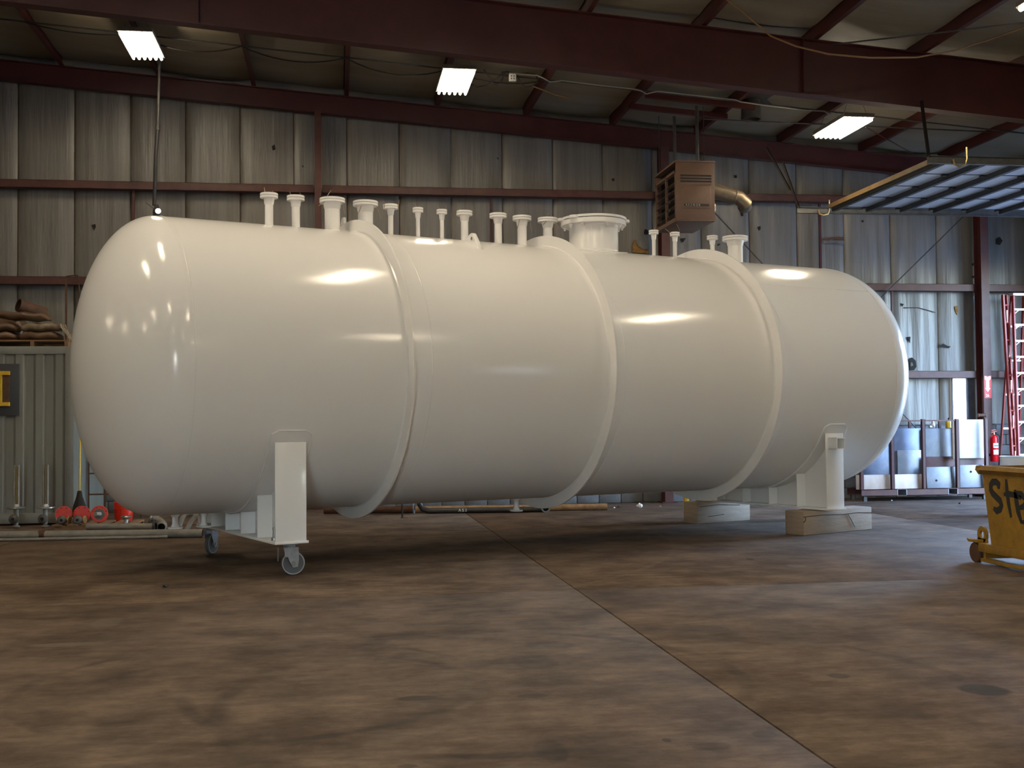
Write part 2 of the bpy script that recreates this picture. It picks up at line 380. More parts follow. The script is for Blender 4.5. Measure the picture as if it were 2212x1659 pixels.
# torn spots in the vinyl facing
def tear(pts, flap=None, m='hole_dark', y=WALL-.035):
    P = [onw(px, py, y) for px, py in pts]
    o = MB().prism(P, (0, .01, 0)).build('tear', m, wb)
    if flap:
        Q = [onw(px, py, y-.012-.03*d) for px, py, d in flap]; MB().prism(Q, (0, .004, 0)).build('torn_flap', 'wall_vinyl', wb)
tear([(1366, 545), (1367, 528), (1371, 518), (1380, 521), (1392, 530), (1400, 540), (1403, 548)], [(1371, 517, 0), (1390, 522, .6), (1401, 537, 1), (1392, 540, .8), (1378, 531, .4)], 'insul_yellow')
tear([(1391, 502), (1393, 495), (1400, 497), (1401, 506), (1393, 507)])
tear([(1470, 515), (1482, 514), (1476, 523), (1471, 520)])
tear([(2029, 750), (2037, 742), (2047, 747), (2054, 748), (2050, 752), (2040, 749)])
tear([(2062, 662), (2069, 660), (2070, 668), (2068, 680), (2064, 672)], None, 'insul_yellow')
tear([(1964, 776), (1970, 772), (1978, 779), (1980, 792), (1974, 800), (1965, 800)], [(1966, 785, .2), (1970, 782, .8), (1973, 789, .7), (1967, 792, .3)])
tear([(1946, 655), (1953, 657), (1949, 662)]); tear([(1960, 728), (1967, 727), (1966, 741), (1963, 736)])
tear([(587, 316), (593, 312), (594, 322), (589, 325)]); tear([(652, 357), (656, 358), (654, 362)]); tear([(1073, 341), (1077, 340), (1076, 345)])
tear([(1321, 386), (1327, 385), (1327, 391), (1323, 391)]); tear([(198, 486), (206, 484), (207, 490), (203, 497)])
tear([(1637, 490), (1643, 488), (1643, 496), (1639, 498)]); tear([(1586, 379), (1591, 378), (1592, 384), (1587, 384)])
tear([(1600, 459), (1605, 458), (1606, 466), (1602, 467)]); tear([(1549, 529), (1553, 526), (1557, 528), (1551, 531)])
tear([(1861, 476), (1865, 475), (1866, 480), (1862, 480)]); tear([(2153, 516), (2160, 512), (2166, 520), (2160, 529), (2152, 527)])
tear([(2099, 570), (2107, 566), (2108, 572), (2101, 574)]); tear([(2098, 598), (2104, 595), (2107, 599), (2102, 601)])
tear([(1777, 516), (1800, 513), (1822, 512), (1824, 520), (1795, 516), (1790, 522), (1778, 519)], [(1778, 519, 0), (1822, 521, .2), (1823, 527, .6), (1800, 524, .5), (1780, 526, .4)], 'rust_dark')
tear([(1952, 664), (1984, 664), (2020, 674), (2021, 675.5), (1984, 665.2), (1953, 665.5)])

# side walls, front wall and roof lining
wr = struct(MB().box((XR, 19.25, 0), (XR+.12, 21.2, 6.4)).build('wall_right', 'wall_vinyl'))
for a, b in (((XR, 16.0, 4.4), (XR+.12, 19.25, 6.4)), ((XR, 4.2, 0), (XR+.12, 16.0, 6.4)), ((XR, 3.5, 2.1), (XR+.12, 4.2, 6.4)), ((XR, 3.5, 0), (XR+.12, 4.2, 1.2)), ((XR, YF, 0), (XR+.12, 3.5, 6.4))):
    MB().box(a, b).build('wall_section', 'wall_vinyl', wr)
struct(MB().box((XL-.12, YF, 0), (XL, 21.2, 8.2)).build('wall_left', 'wall_vinyl'))
wf = struct(MB().box((XL, YF-.12, 0), (-5.0, YF, 8.2)).build('wall_front', 'wall_vinyl'))
MB().box((-3.0, YF-.12, 0), (XR, YF, 8.2)).build('wall_section', 'wall_vinyl', wf)
MB().box((-5.0, YF-.12, 4.2), (-3.0, YF, 8.2)).build('wall_section', 'wall_vinyl', wf)
ce = struct(MB().hexa([(XL, YF, zp(XL)+.32), (RIDGE, YF, zp(RIDGE)+.32), (RIDGE, 21.2, zp(RIDGE)+.32), (XL, 21.2, zp(XL)+.32),
                       (XL, YF, zp(XL)+.36), (RIDGE, YF, zp(RIDGE)+.36), (RIDGE, 21.2, zp(RIDGE)+.36), (XL, 21.2, zp(XL)+.36)]).build('ceiling', 'sheet_steel'))
MB().hexa([(RIDGE, YF, zp(RIDGE)+.32), (XR+.2, YF, zp(XR)+.32), (XR+.2, 21.2, zp(XR)+.32), (RIDGE, 21.2, zp(RIDGE)+.32),
           (RIDGE, YF, zp(RIDGE)+.36), (XR+.2, YF, zp(XR)+.36), (XR+.2, 21.2, zp(XR)+.36), (RIDGE, 21.2, zp(RIDGE)+.36)]).build('roof_sheet', 'sheet_steel', ce)
PX = [.15+1.575*k for k in range(-3, 9)]
MB().hexa([(RIDGE, YF, zp(RIDGE)+.13), (PX[0], YF, zp(PX[0])+.13), (PX[0], 20.85, zp(PX[0])+.13), (RIDGE, 20.85, zp(RIDGE)+.13), (RIDGE, YF, zp(RIDGE)+.15), (PX[0], YF, zp(PX[0])+.15), (PX[0], 20.85, zp(PX[0])+.15), (RIDGE, 20.85, zp(RIDGE)+.15)]).build('roof_insulation', 'roof_vinyl', ce)
for i, x in enumerate(PX):
    xa = x+.02; xb = min(PX[i+1]-.02 if i+1 < len(PX) else XR, XR)
    for j, (ya, yb) in enumerate(((YF, 4.4), (4.4, 9.9), (9.9, 15.4), (15.4, 20.85))):
        ph = random.uniform(0, 6)
        def fn(u, v):
            xx = xa+(xb-xa)*u; yy = ya+(yb-ya)*v
            return (xx, yy, zp(xx)+.16-.045*math.sin(math.pi*u)*(.7+.5*math.sin(yy*1.1+ph))+.012*math.sin(yy*5.2+ph))
        MB().grid(fn, 8, 22).build('roof_insulation', 'roof_vinyl', ce, sharp=70)

# steel frame
def ibeam(mb, x0, x1, zb, zt, y, bf, tf=.014, tw=.012):
    """rafter along x: zb(x), zt(x) heights, flange width bf"""
    P = lambda x, yy, z: (x, yy, z)
    for lo, hi, hw in ((lambda x: zb(x), lambda x: zb(x)+tf, bf/2), (lambda x: zt(x)-tf, lambda x: zt(x), bf/2), (lambda x: zb(x)+tf, lambda x: zt(x)-tf, tw/2)):
        mb.hexa([P(x0, y-hw, lo(x0)), P(x1, y-hw, lo(x1)), P(x1, y+hw, lo(x1)), P(x0, y+hw, lo(x0)), P(x0, y-hw, hi(x0)), P(x1, y-hw, hi(x1)), P(x1, y+hw, hi(x1)), P(x0, y+hw, hi(x0))])
    return mb
fzb = lambda x: 6.375-.0805*x; fzt = lambda x: 7.13-.078*x
t = thing('roof_rafter', 'deep dark red steel rafter crossing the roof above the tank', 'beam', (XR-.3, 15.4, 0))
ibeam(MB(), RIDGE, XR-.25, fzb, fzt, 15.4, .2).build('rafter_beam', 'red_oxide', t)
for x in (-1.72, 6.3):
    MB().box((x-.006, 15.31, fzb(x)+.014), (x+.006, 15.395, fzt(x)-.014)).build('web_stiffener', 'red_oxide', t)
MB().box((XR-.27, 15.3, 0), (XR-.25, 15.5, fzt(XR-.25))).box((XR-.02, 15.3, 0), (XR, 15.5, 6.1)).box((XR-.25, 15.394, 0), (XR-.02, 15.406, 6.1)).build('frame_column', 'red_oxide', t)
t = thing('end_wall_rafter', 'dark red steel rafter running along the top of the insulated wall', 'beam', (0, 20.72, 6.8))
ibeam(MB(), RIDGE, XR-.02, zrb, lambda x: zp(x)-.005, 20.72, .16, .012, .01).build('rafter_beam', 'red_oxide', t)
PLAB = ['above the sack pile on the container', 'just above the drop light fixture', 'between the drop light and the thin wall column', 'beside the top of the thin wall column', 'just beyond the middle light fixture', 'crossing above the white junction box', 'on the container side of the heater channels', 'crossing above the unit heater', 'just above the light over the raised door', 'crossing above the raised overhead door', 'nearest the eave above the stepladder', 'at the eave line above the side wall']
for x, pl in zip(PX, PLAB):
    if x > XR-.2: continue
    z = zp(x); o = MB()
    o.box((x-.003, YF+.05, z), (x+.003, 20.84, z+.2)).box((x+.003, YF+.05, z), (x+.068, 20.84, z+.004)).box((x+.064, YF+.05, z+.004), (x+.068, 20.84, z+.022)).box((x-.068, YF+.05, z+.196), (x-.003, 20.84, z+.2))
    tag(o.build('roof_purlin', 'red_oxide', at=(x, 20.84, z)), 'dark red steel roof purlin, '+pl, 'purlin', 'roof purlins')
def column(px0, px1, label, yf=20.5):
    a = onw(px0, 700, yf).x; b = onw(px1, 700, yf).x; c = (a+b)/2; hw = max(.055, (b-a)/2); zt = zrb(c)+.01
    t = thing('wall_column', label, 'column', (c, yf+.15, 0))
    MB().box((c-hw, yf, 0), (c+hw, yf+.014, zt)).build('flange', 'red_oxide_rusty', t)
    MB().box((c-hw, yf+.236, 0), (c+hw, yf+.25, zt)).build('flange', 'red_oxide', t)
    MB().box((c-.005, yf+.014, 0), (c+.005, yf+.236, zt)).build('web', 'red_oxide', t)
    MB().box((c-hw-.06, yf-.04, 0), (c+hw+.06, yf+.27, .02)).build('base_plate', 'red_oxide', t)
    return c, hw
c1, _ = column(681, 695, 'dark red steel wall column rising behind the tank nozzles')
c2, _ = column(1432, 1450, 'dark red steel wall column rising behind the hanging unit heater')
c3, hw3 = column(2122, 2139, 'dark red steel wall column carrying the fire extinguisher arrow sign')
def girt(x0, x1, z, label, m='red_oxide_rusty'):
    o = MB(); y0, y1 = 20.66, 20.84
    o.box((x0, y0, z-.135), (x1, y0+.006, z)).box((x0, y0, z-.006), (x1, y1, z)).box((x0, y0, z-.135), (x1, y1, z-.129))
    return tag(o.build('wall_girt', m, at=(x0, y0, z-.135)), label, 'girt', 'wall girts')
spans = [(-8, c1-.07, 'left of the thin column behind the nozzles'), (c1+.07, c2-.08, 'between the nozzle column and the heater column'), (c2+.08, c3-.1, 'between the heater column and the sign column'), (c3+.1, XR-.05, 'beside the sign column, behind the stepladder')]
zA = onw(1280, 411.3, 20.66).z; zB = onw(1980, 612.8, 20.66).z; zC = onw(1980, 801.2, 20.66).z
for z, rw in ((zA, 'top'), (zB, 'middle'), (zC, 'bottom')):
    for k, (a, b, wh) in enumerate(spans):
        if rw == 'bottom' and k == 1: continue
        girt(a, b, z, 'horizontal red steel girt, %s row, %s' % (rw, wh))
# rod bracing between the heater column and the sign column, sag rods
A, B = onw(1462, 372, 20.6), onw(2003, 950, 20.6)
tag(MB().tube([A, B], .011, 8).build('brace_rod', 'dark_steel', at=A), 'thin diagonal brace rod falling from the heater column towards the plate rack', 'rod')
A, B = onw(2104, 445, 20.57), onw(1540, 1000, 20.57)
tag(MB().tube([A, B], .011, 8).build('brace_rod', 'dark_steel', at=A), 'thin diagonal brace rod falling from the sign column behind the tank end', 'rod')
for px, z0, z1, lab in ((1773, zA, zB, 'right of the door track hanger'), (1062, zA, zB, 'behind the row of flanged nozzles'), (288, zA, zB, 'left of the hanging drop light'), (1926, zB, zC, 'just beyond the round tank end')):
    x = onw(px, 520, 20.75).x
    tag(MB().box((x-.02, 20.76, z1), (x+.02, 20.80, z0-.135)).build('sag_rod', 'red_oxide', at=(x, 20.78, z1)), 'narrow dark red vertical sag strap on the wall, '+lab, 'strap')

# lit translucent window strip beside the sign column
win = struct(MB().prism([onw(*q, WALL-.055) for q in ((2058, 818), (2086, 818), (2088, 908), (2060, 908))], (0, .01, 0)).build('window_1', 'window_lit'))
MB().prism([onw(*q, WALL-.06) for q in ((2088, 818), (2103, 818), (2104, 908), (2089, 908))], (0, .012, 0)).build('window_frame', 'plate_blue', win)
MB().prism([onw(*q, WALL-.06) for q in ((2055, 815), (2058, 815), (2060, 908), (2057, 908))], (0, .012, 0)).build('window_frame', 'dark_steel', win)

# ------------------------------------------------------------------ high-bay fluorescent fixtures
def fixture():
    t = bpy.data.objects.new('high_bay_light', None); COL.objects.link(t); WM[t.name] = Matrix.Identity(4)
    W2, L2 = .245, .61
    MB().box((-W2, -L2, .05), (W2, L2, .11)).build('housing', 'fixture_grey', t, local=True, bevel=.008)
    o = MB(); n = 48
    def prof(u):
        k = (u*6) % 1.0; return -W2+2*W2*u, .052-.05*math.cos((k-.5)*math.pi*2)*.5-.024
    o.grid(lambda u, v: (prof(u)[0], -L2+2*L2*v, prof(u)[1]+.012), n, 1)
    o.build('reflector', 'white_enamel', t, local=True, sharp=80)
    for s in (-1, 1):
        MB().box((-W2, s*L2-.006, .045), (W2, s*L2+.006, .06)).build('end_cap', 'fixture_grey', t, local=True)
    for i in range(6):
        x = -W2+2*W2*(i+.5)/6
        MB().lathe([(.019, -.575), (.019, .575)], (x, 0, .012), (0, 1, 0), 8).build('tube', 'tube_glow', t, local=True)
    return t
proto = fixture(); LIGHTS = []
def hang(x, y, z, label, group=None):
    o = proto if not LIGHTS else copy_tree(proto)
    o.location = (x, y, z); WM[o.name] = Matrix.Identity(4); tag(o, label, 'light', group); LIGHTS.append((o, x, z))
L1 = [onz(305, 102, 7.0), onz(985, 180, 6.5), onz(1823, 279, 6.0)]
hang(L1[0].x, 17.95, 7.0, 'lit fluorescent high-bay fixture above the drop light and container')
hang(L1[1].x, 17.55, 6.5, 'lit fluorescent high-bay fixture hung beside the looped cables')
hang(L1[2].x, 17.65, 6.0, 'lit fluorescent high-bay fixture above the raised overhead door')
for x, y in ((-2.9, 11.35), (1.85, 11.65), (7.85, 11.75), (-5.9, 11.0), (-3.6, 5.6), (1.85, 5.7), (7.8, 5.4), (1.85, -.6), (7.8, -1.2), (-3.6, -.6), (-19, 12.0), (-19, 17.8), (-9.5, 5.6), (-15, 5.6), (1.85, -7), (-6, -7), (9, -7)):
    hang(x, y, min(zp(x)-.5, 7.3), 'lit fluorescent high-bay fixture on the camera side of the deep rafter, towards the hopper' if (x, y) == (7.85, 11.75) else 'lit fluorescent high-bay fixture in the bays on the camera side of the deep rafter', 'camera side lights')
for o, x, z in LIGHTS:
    for dy in (-.45, .45):
        MB().tube([(-.2, dy, .1), (0, dy, zp(x)-z+.1), (.2, dy, .1)], .003, 5).build('hanger_wire', 'dark_steel', o, local=True)

# ------------------------------------------------------------------ the tank
TH = .5323-PHI
TO = _b((-3.0882, 12.2992, 0)); TO.z = 0; ZA = 2.045; R = 1.5
U = Vector((math.cos(TH), math.sin(TH), 0)); V = Vector((-math.sin(TH), math.cos(TH), 0)); Z = Vector((0, 0, 1))
def T(s, v, z): return TO + U*s + V*v + Z*(z+ZA)
def shell_hit(px, py):
    d = ray(px, py).normalized(); o = CAM-TO-Z*ZA
    dv, dz, ov, oz = d.dot(V), d.z, o.dot(V), o.z
    a = dv*dv+dz*dz; b = dv*ov+dz*oz; c = ov*ov+oz*oz-R*R; D = b*b-a*c
    X = CAM+d*((-b-math.sqrt(max(D, 0)))/a); k = X-TO; return k.dot(U), k.dot(V), X.z-ZA
tank = thing('storage_tank', 'large glossy white horizontal pressure tank with flanged nozzles and stiffener rings', 'tank', TO, TH)
EL, ER, HL, HR = -.6367, 8.473, .7184, .811
MB().lathe([(R, EL), (R, 2), (R, 4), (R, 6), (R, ER)], T(0, 0, 0), U, 128).build('shell', 'tank_white', tank)
for e, h, sg in ((EL, HL, -1), (ER, HR, 1)):
    MB().lathe([(R*math.cos(k*math.pi/2/28), e+sg*h*math.sin(k*math.pi/2/28)) for k in range(29)], T(0, 0, 0), U, 128).build('dished_head', 'tank_white', tank, sharp=60)
for s in (-.595, 8.452, shell_hit(935, 800)[0], shell_hit(1352, 800)[0], shell_hit(1702, 800)[0]):
    MB().lathe([(R-.002, s-.008), (R+.0025, s-.004), (R+.0025, s+.004), (R-.002, s+.008)], T(0, 0, 0), U, 128).build('weld_seam', 'tank_white', tank)
s0, v0, z0 = shell_hit(1700, 618); s1 = shell_hit(1600, 612)[0]; an = math.atan2(v0, z0)
MB().tube([T(6.5, (R+.0005)*math.sin(an), (R+.0005)*math.cos(an)), T(8.44, (R+.0005)*math.sin(an), (R+.0005)*math.cos(an))], .004, 6).build('weld_seam', 'tank_white', tank)
for i, s in enumerate((1.5124, 3.9409, 6.3455)):
    r = MB().lathe([(R-.005, s), (1.627, s), (1.629, s+.002), (1.629, s+.02), (1.627, s+.022), (R-.005, s+.022)], T(0, 0, 0), U, 128).build('stiffener_ring', 'tank_white', tank)
    MB().lathe([(R+.012, s-.0005), (R-.002, s-.014)], T(0, 0, 0), U, 128).build('fillet_weld', 'tank_white', r)
    MB().lathe([(R-.002, s+.036), (R+.012, s+.0225)], T(0, 0, 0), U, 128).build('fillet_weld', 'tank_white', r)
# clip on the first ring
MB().hexa([T(1.50, .10, 1.62), T(1.53, .10, 1.62), T(1.53, .20, 1.615), T(1.50, .20, 1.615), T(1.50, .11, 1.69), T(1.53, .11, 1.69), T(1.53, .17, 1.69), T(1.50, .17, 1.69)]).build('ring_clip', 'tank_white', tank)
# nozzles along the top
def wire(parent, s, z, pts):
    MB().tube([T(s+a, b, z+c) for a, b, c in pts], .0038, 5).build('tie_wire', 'wood_pale', parent)
def nozzle(s, fd, pd, zt=1.856, zb=1.40, down=False, wires=(), cover=True, th=.024):
    g = -1 if down else 1
    def P(prof): return [(r, h) for r, h in prof]
    r1, r2 = pd/2, fd/2
    base = zb if not down else -zb
    t1 = zt-(th+.004 if cover else 0)          # top of the neck flange
    nk = MB().lathe([(r1+.018, R-.012), (r1+.004, R+.008), (r1, R+.016), (r1, R+.018), (r1, t1-th-.072), (r1, t1-th-.07), (r1+.004, t1-th-.066), (r1+.17*(r2-r1)+.004, t1-th-.012), (r1+.3*(r2-r1), t1-th+.002)] if not down else [(r1+.03, R-.012), (r1+.008, R+.02), (r1, R+.035), (r1, t1-th-.03), (r1*1.45, t1-th-.004), (r1*1.45, t1-th+.002)], T(s, 0, 0), Z*g, 28).build('nozzle_neck', 'tank_white', tank)
    b = .003
    MB().lathe([(0, t1-th), (r2-b, t1-th), (r2, t1-th+b), (r2, t1-b), (r2-b, t1), (0, t1)], T(s, 0, 0), Z*g, 36).build('flange', 'tank_white', nk)
    if cover:
        MB().lathe([(r2-.008, t1-.002), (r2-.008, t1+.006)], T(s, 0, 0), Z, 36).build('gasket', 'plate_grey', nk)
        MB().lathe([(0, t1+.004), (r2-b, t1+.004), (r2, t1+.004+b), (r2, zt-b), (r2-b, zt), (0, zt)], T(s, 0, 0), Z, 36).build('cover_flange', 'tank_white', nk)
    for w_ in wires: wire(nk, s, zt, w_)
    return nk
up2 = lambda a, b, h, sl=0: [(a, -.02, -.05), (a, -.02, 0), (a+b, -.02, h)]
dn = lambda a, b, h: [(a, -.06, -.03), (a, -.06, -.055), (a+b, -.06, -.055-h)]
nozzle(.606, .19, .089, wires=[up2(-.05, -.01, .055), up2(.045, -.015, .03)])
nozzle(.904, .19, .089, wires=[up2(-.06, -.02, .04), up2(.05, -.01, .035)])
nozzle(1.323, .279, .168, 1.866, wires=[up2(-.08, .06, .085), dn(-.11, -.07, .05), dn(.10, .02, .12)])
nozzle(1.716, .279, .168, 1.866, wires=[dn(-.07, -.04, .09), dn(.11, .05, .14), dn(.12, -.02, .03)])
nozzle(2.021, .168, .060, 1.858, wires=[up2(-.085, -.03, .05), up2(.09, .01, .06)])
nozzle(2.362, .124, .048, 1.851, wires=[up2(-.03, -.02, .055), up2(.02, -.01, .02)])
nozzle(2.667, .124, .048, 1.855, wires=[up2(-.04, -.02, .04), up2(.04, .005, .05)])
nozzle(2.962, .19, .089, 1.863, wires=[up2(-.06, -.015, .03)])
nozzle(3.413, .205, .089, 1.870)
nozzle(3.743, .228, .114, 1.866, wires=[dn(-.07, -.03, .11), dn(.07, .03, .13)])
nozzle(4.106, .245, .114, 1.871, wires=[up2(-.04, .06, .06), up2(.06, -.03, .035), dn(-.06, -.04, .04), dn(.08, .05, .07)])
nozzle(5.710, .125, .048, 1.843, wires=[up2(.0, -.005, .03)])
nozzle(6.051, .127, .054, 1.842, wires=[[(-.06, -.02, -.02), (-.1, -.02, -.01), (-.17, -.02, .03)], [(.06, -.02, -.02), (.065, -.02, .03), (.02, -.02, .1)]])
nozzle(6.677, .146, .060, 1.842, wires=[up2(.0, 0, .03)])
nozzle(7.070, .343, .200, 1.860, th=.028, wires=[up2(-.02, -.01, .03)])
nozzle(-.387, .155, .060, 1.645, down=True, cover=False, th=.018); nozzle(-.097, .155, .060, 1.645, down=True, cover=False, th=.018); nozzle(3.627, .160, .060, 1.652, down=True, cover=False, th=.018)
# manway
mw = 4.778
nk = MB().lathe([(.325, R-.03), (.309, R-.005), (.305, R+.01), (.305, 1.80), (.316, 1.81), (.316, 1.822), (.308, 1.826)], T(mw, 0, 0), Z, 64).build('manway_neck', 'tank_white', tank)
MB().lathe([(.30, 1.818), (.40, 1.818), (.4065, 1.824), (.4065, 1.872), (.40, 1.878), (.30, 1.878)], T(mw, 0, 0), Z, 64).build('manway_flange', 'tank_white', nk)
MB().lathe([(.385, 1.876), (.385, 1.888)], T(mw, 0, 0), Z, 64).build('gasket', 'black_pipe', nk)
cv = MB().lathe([(0, 1.886), (.405, 1.886), (.41, 1.89), (.41, 1.912), (.405, 1.916), (0, 1.916)], T(mw, 0, 0), Z, 64).build('manway_cover', 'tank_white', nk)
for a in (18, 162, 60, 110, 200, 340):
    ca, sa = math.cos(math.radians(a)), math.sin(math.radians(a)); c_ = T(mw+.405*ca, .405*sa, 1.875)
    MB().lathe([(0, 0), (.055, 0), (.058, .004), (.058, .03), (.055, .034), (0, .034)], c_, Z, 20).build('cover_ear', 'tank_white', cv)
for a in (185, 215, 262, 300, 335, 355, 30, 90, 140):
    ca, sa = math.cos(math.radians(a)), math.sin(math.radians(a)); c_ = T(mw+.36*ca, .36*sa, 1.775)
    MB().lathe([(0, 0), (.012, 0), (.012, .02), (.024, .022), (.024, .043), (0, .043)], c_, Z, 10).build('bolt', 'tank_white', nk)
def saddle_sheet(s, v, r): return T(s, r*math.sin(v), -r*math.cos(v))
rp = MB(); rp.grid(lambda u, v: T(mw+(.32+.10*v)*math.cos(u*2*math.pi), (.32+.10*v)*math.sin(u*2*math.pi), math.sqrt(R*R-((.32+.10*v)*math.sin(u*2*math.pi))**2)+.010), 64, 2, True)
rp.grid(lambda u, v: T(mw+.42*math.cos(u*2*math.pi), .42*math.sin(u*2*math.pi), math.sqrt(R*R-(.42*math.sin(u*2*math.pi))**2)+.010-.016*v), 64, 1, True)
rp.build('repad', 'tank_white', nk)
# lifting lug, plate across the tank
s, v, z = shell_hit(1040.6, 537)
s += .0; lug = []
def zl(vv): return math.sqrt(R*R-vv*vv)
lugpts = [(v-.03, zl(v-.03)-.03), (v-.02, zl(v-.02)+.012), (v+.11, zl(v+.11)+.115), (v+.135, zl(v+.135)+.125), (v+.165, zl(v+.165)+.112), (v+.33, zl(v+.33)+.004), (v+.34, zl(v+.34)-.03)]
lg = MB().prism([T(s-.05, a, b) for a, b in lugpts], U*.05).build('lifting_lug', 'tank_white', tank, bevel=.004)
MB().lathe([(0, 0), (.02, 0), (.02, .002), (0, .002)], T(s-.0505, v+.14, zl(v+.14)+.062), -U, 16).build('lug_hole', 'plate_grey', lg)
# saddles
def saddle(s0, s1):
    sm = (s0+s1)/2; hw = 1.3; zt, zb = -1.71, -1.735
    arc = [(R+.012, -a) for a in ()]
    n = 24; poly = [T(sm-.006, -hw, zt)]+[T(sm-.006, hw*(2*k/n-1), -math.sqrt((R+.01)**2-(hw*(2*k/n-1))**2)) for k in range(n+1)]+[T(sm-.006, hw, zt)]
    web = MB()
    for k in range(n):
        va, vb = hw*(2*k/n-1), hw*(2*(k+1)/n-1); za, zb_ = (-math.sqrt((R+.005)**2-q*q) for q in (va, vb))
        web.hexa([T(sm-.006, va, zt), T(sm+.006, va, zt), T(sm+.006, vb, zt), T(sm-.006, vb, zt), T(sm-.006, va, za), T(sm+.006, va, za), T(sm+.006, vb, zb_), T(sm-.006, vb, zb_)])
    o = web.build('saddle_web', 'tank_white', tank)
    MB().hexa([T(s0-.005, -hw-.025, zb), T(s1+.012, -hw-.025, zb), T(s1+.012, hw+.025, zb), T(s0-.005, hw+.025, zb), T(s0-.005, -hw-.025, zt), T(s1+.012, -hw-.025, zt), T(s1+.012, hw+.025, zt), T(s0-.005, hw+.025, zt)]).build('base_plate', 'tank_white', o, bevel=.003)
    for k in range(6):
        v = -hw+2*hw*k/5; zz = -math.sqrt(max(0, (R+.012)**2-v*v)); t_ = .008
        MB().hexa([T(s0+.004, v-t_, zt), T(s1-.006, v-t_, zt), T(s1-.006, v+t_, zt), T(s0+.004, v+t_, zt), T(s0+.004, v-t_, zz), T(s1-.006, v-t_, zz), T(s1-.006, v+t_, zz), T(s0+.004, v+t_, zz)]).build('end_plate' if k in (0, 5) else 'rib', 'tank_white', o, bevel=.003)
    am = math.acos(.655/R); cr = .07/R*1.0
    def fn(u, v_, rr=R+.012):
        a = -am+2*am*v_; e = (am-abs(a))
        ins = 0 if e > cr else (1-math.sqrt(max(0, 1-((cr-e)/cr)**2)))*.07
        return saddle_sheet(s0-.045+ins+(s1-s0+.09-2*ins)*u, a, rr)
    wp = MB().grid(fn, 4, 90)
    edge = [fn(k/4, 0) for k in range(5)]+[fn(1, k/90) for k in range(1, 91)]+[fn(1-k/4, 1) for k in range(1, 5)]+[fn(0, 1-k/90) for k in range(1, 90)]
    ax = T(0, 0, 0); inner = []
    for p in edge:
        d = p-(ax+U*((p-ax).dot(U))); inner.append(p-d.normalized()*.015)
    m = len(edge); oo = len(wp.v); wp.v += edge+inner; wp.f += [(oo+i, oo+(i+1) % m, oo+m+(i+1) % m, oo+m+i) for i in range(m)]
    wp.build('wear_plate', 'tank_white', o, sharp=50)
    MB().tube(edge+[edge[0]], .007, 6, cap=False).build('fillet_weld', 'tank_white', o)
    return o
sl = saddle(.205, .525); sr = saddle(7.35, 7.66)
# stud and nut beside the near caster
bo = T(.25, -1.16, -1.71); MB().lathe([(.03, 0), (.028, .03), (.014, .035), (.012, .10), (.016, .102), (.016, .125), (0, .125)], bo, Z, 12).build('stud', 'galvanised', sl)
# square tube stub on the far saddle
sq = MB(); a, b, c, d = 7.395, 7.54, -.97, -.825
for (p0, p1) in (((a, c), (b, c+.012)), ((a, d-.012), (b, d)), ((a, c), (a+.012, d)), ((b-.012, c), (b, d))):
    sq.hexa([T(p0[0], -1.45, p0[1]), T(p1[0], -1.45, p0[1]), T(p1[0], -1.305, p0[1]), T(p0[0], -1.305, p0[1]), T(p0[0], -1.45, p1[1]), T(p1[0], -1.45, p1[1]), T(p1[0], -1.305, p1[1]), T(p0[0], -1.305, p1[1])])
sq.build('square_tube_stub', 'tank_white', sr)
MB().hexa([T(7.405, -1.33, -.96), T(7.53, -1.33, -.96), T(7.53, -1.32, -.96), T(7.405, -1.32, -.96), T(7.405, -1.33, -.83), T(7.53, -1.33, -.83), T(7.53, -1.32, -.83), T(7.405, -1.32, -.83)]).build('tube_shade', 'board_dark', sr)  # dark plate inside the stub, standing in for the shade of its opening
# casters bolted under the near saddle
def caster(s, v, rot, far):
    c = T(s, v, 0); c.z = 0; r = .114
    a = U*math.cos(rot)+V*math.sin(rot); b = -U*math.sin(rot)+V*math.cos(rot)   # rolling direction, axle direction
    hub = c+Z*r+a*.03
    top = c+Z*.298
    fk = MB().bar(top-a*.07, top+a*.07, .11, .012, Z).build('caster_plate', 'caster_steel', tank)
    MB().lathe([(.05, -.035), (.055, -.02), (.05, -.006)], top, Z, 20).build('swivel_race', 'caster_steel', fk)
    for sg in (-1, 1):
        p = hub+b*.045*sg; poly = [top-a*.055-Z*.035+b*.045*sg, top+a*.075-Z*.035+b*.045*sg, p+a*.05+Z*.035, p+a*.04-Z*.035, p-a*.01-Z*.04, p-a*.045+Z*.03]
        MB().prism(poly, b*.006*sg).build('fork', 'caster_steel', fk)
    MB().prism([top-a*.06-Z*.03-b*.055, top+a*.075-Z*.03-b*.055, top+a*.07-Z*.115-b*.062, top-a*.06-Z*.12-b*.062], -b*.004).build('guard_plate', 'caster_steel', fk)
    wl = MB().lathe([(.07, -.026), (.104, -.028), (r, -.018), (r, .018), (.104, .028), (.07, .026)], hub, b, 40).build('wheel', 'caster_wheel', fk)
    MB().lathe([(.0, -.022), (.07, -.024), (.07, .024), (0, .022)], hub, b, 32).build('wheel_disc', 'caster_wheel', fk)
    MB().lathe([(.100, -.0285), (.108, -.027), (.108, -.0255), (.100, -.0265)], hub, b, 40).build('wheel_rim', 'caster_rim', fk)
    MB().lathe([(0, -.062), (.016, -.06), (.018, -.05), (.018, .055), (0, .057)], hub, b, 14).build('axle', 'galvanised', fk)
    if not far:
        pd = top-a*.12-Z*.03; MB().prism([pd-b*.04, pd+b*.02, pd+b*.0-Z*.13, pd-b*.02-Z*.13], a*.01).build('brake_pedal', 'caster_steel', fk)
caster(.40, -1.17, -.15, False); caster(.30, 1.13, .75, True)

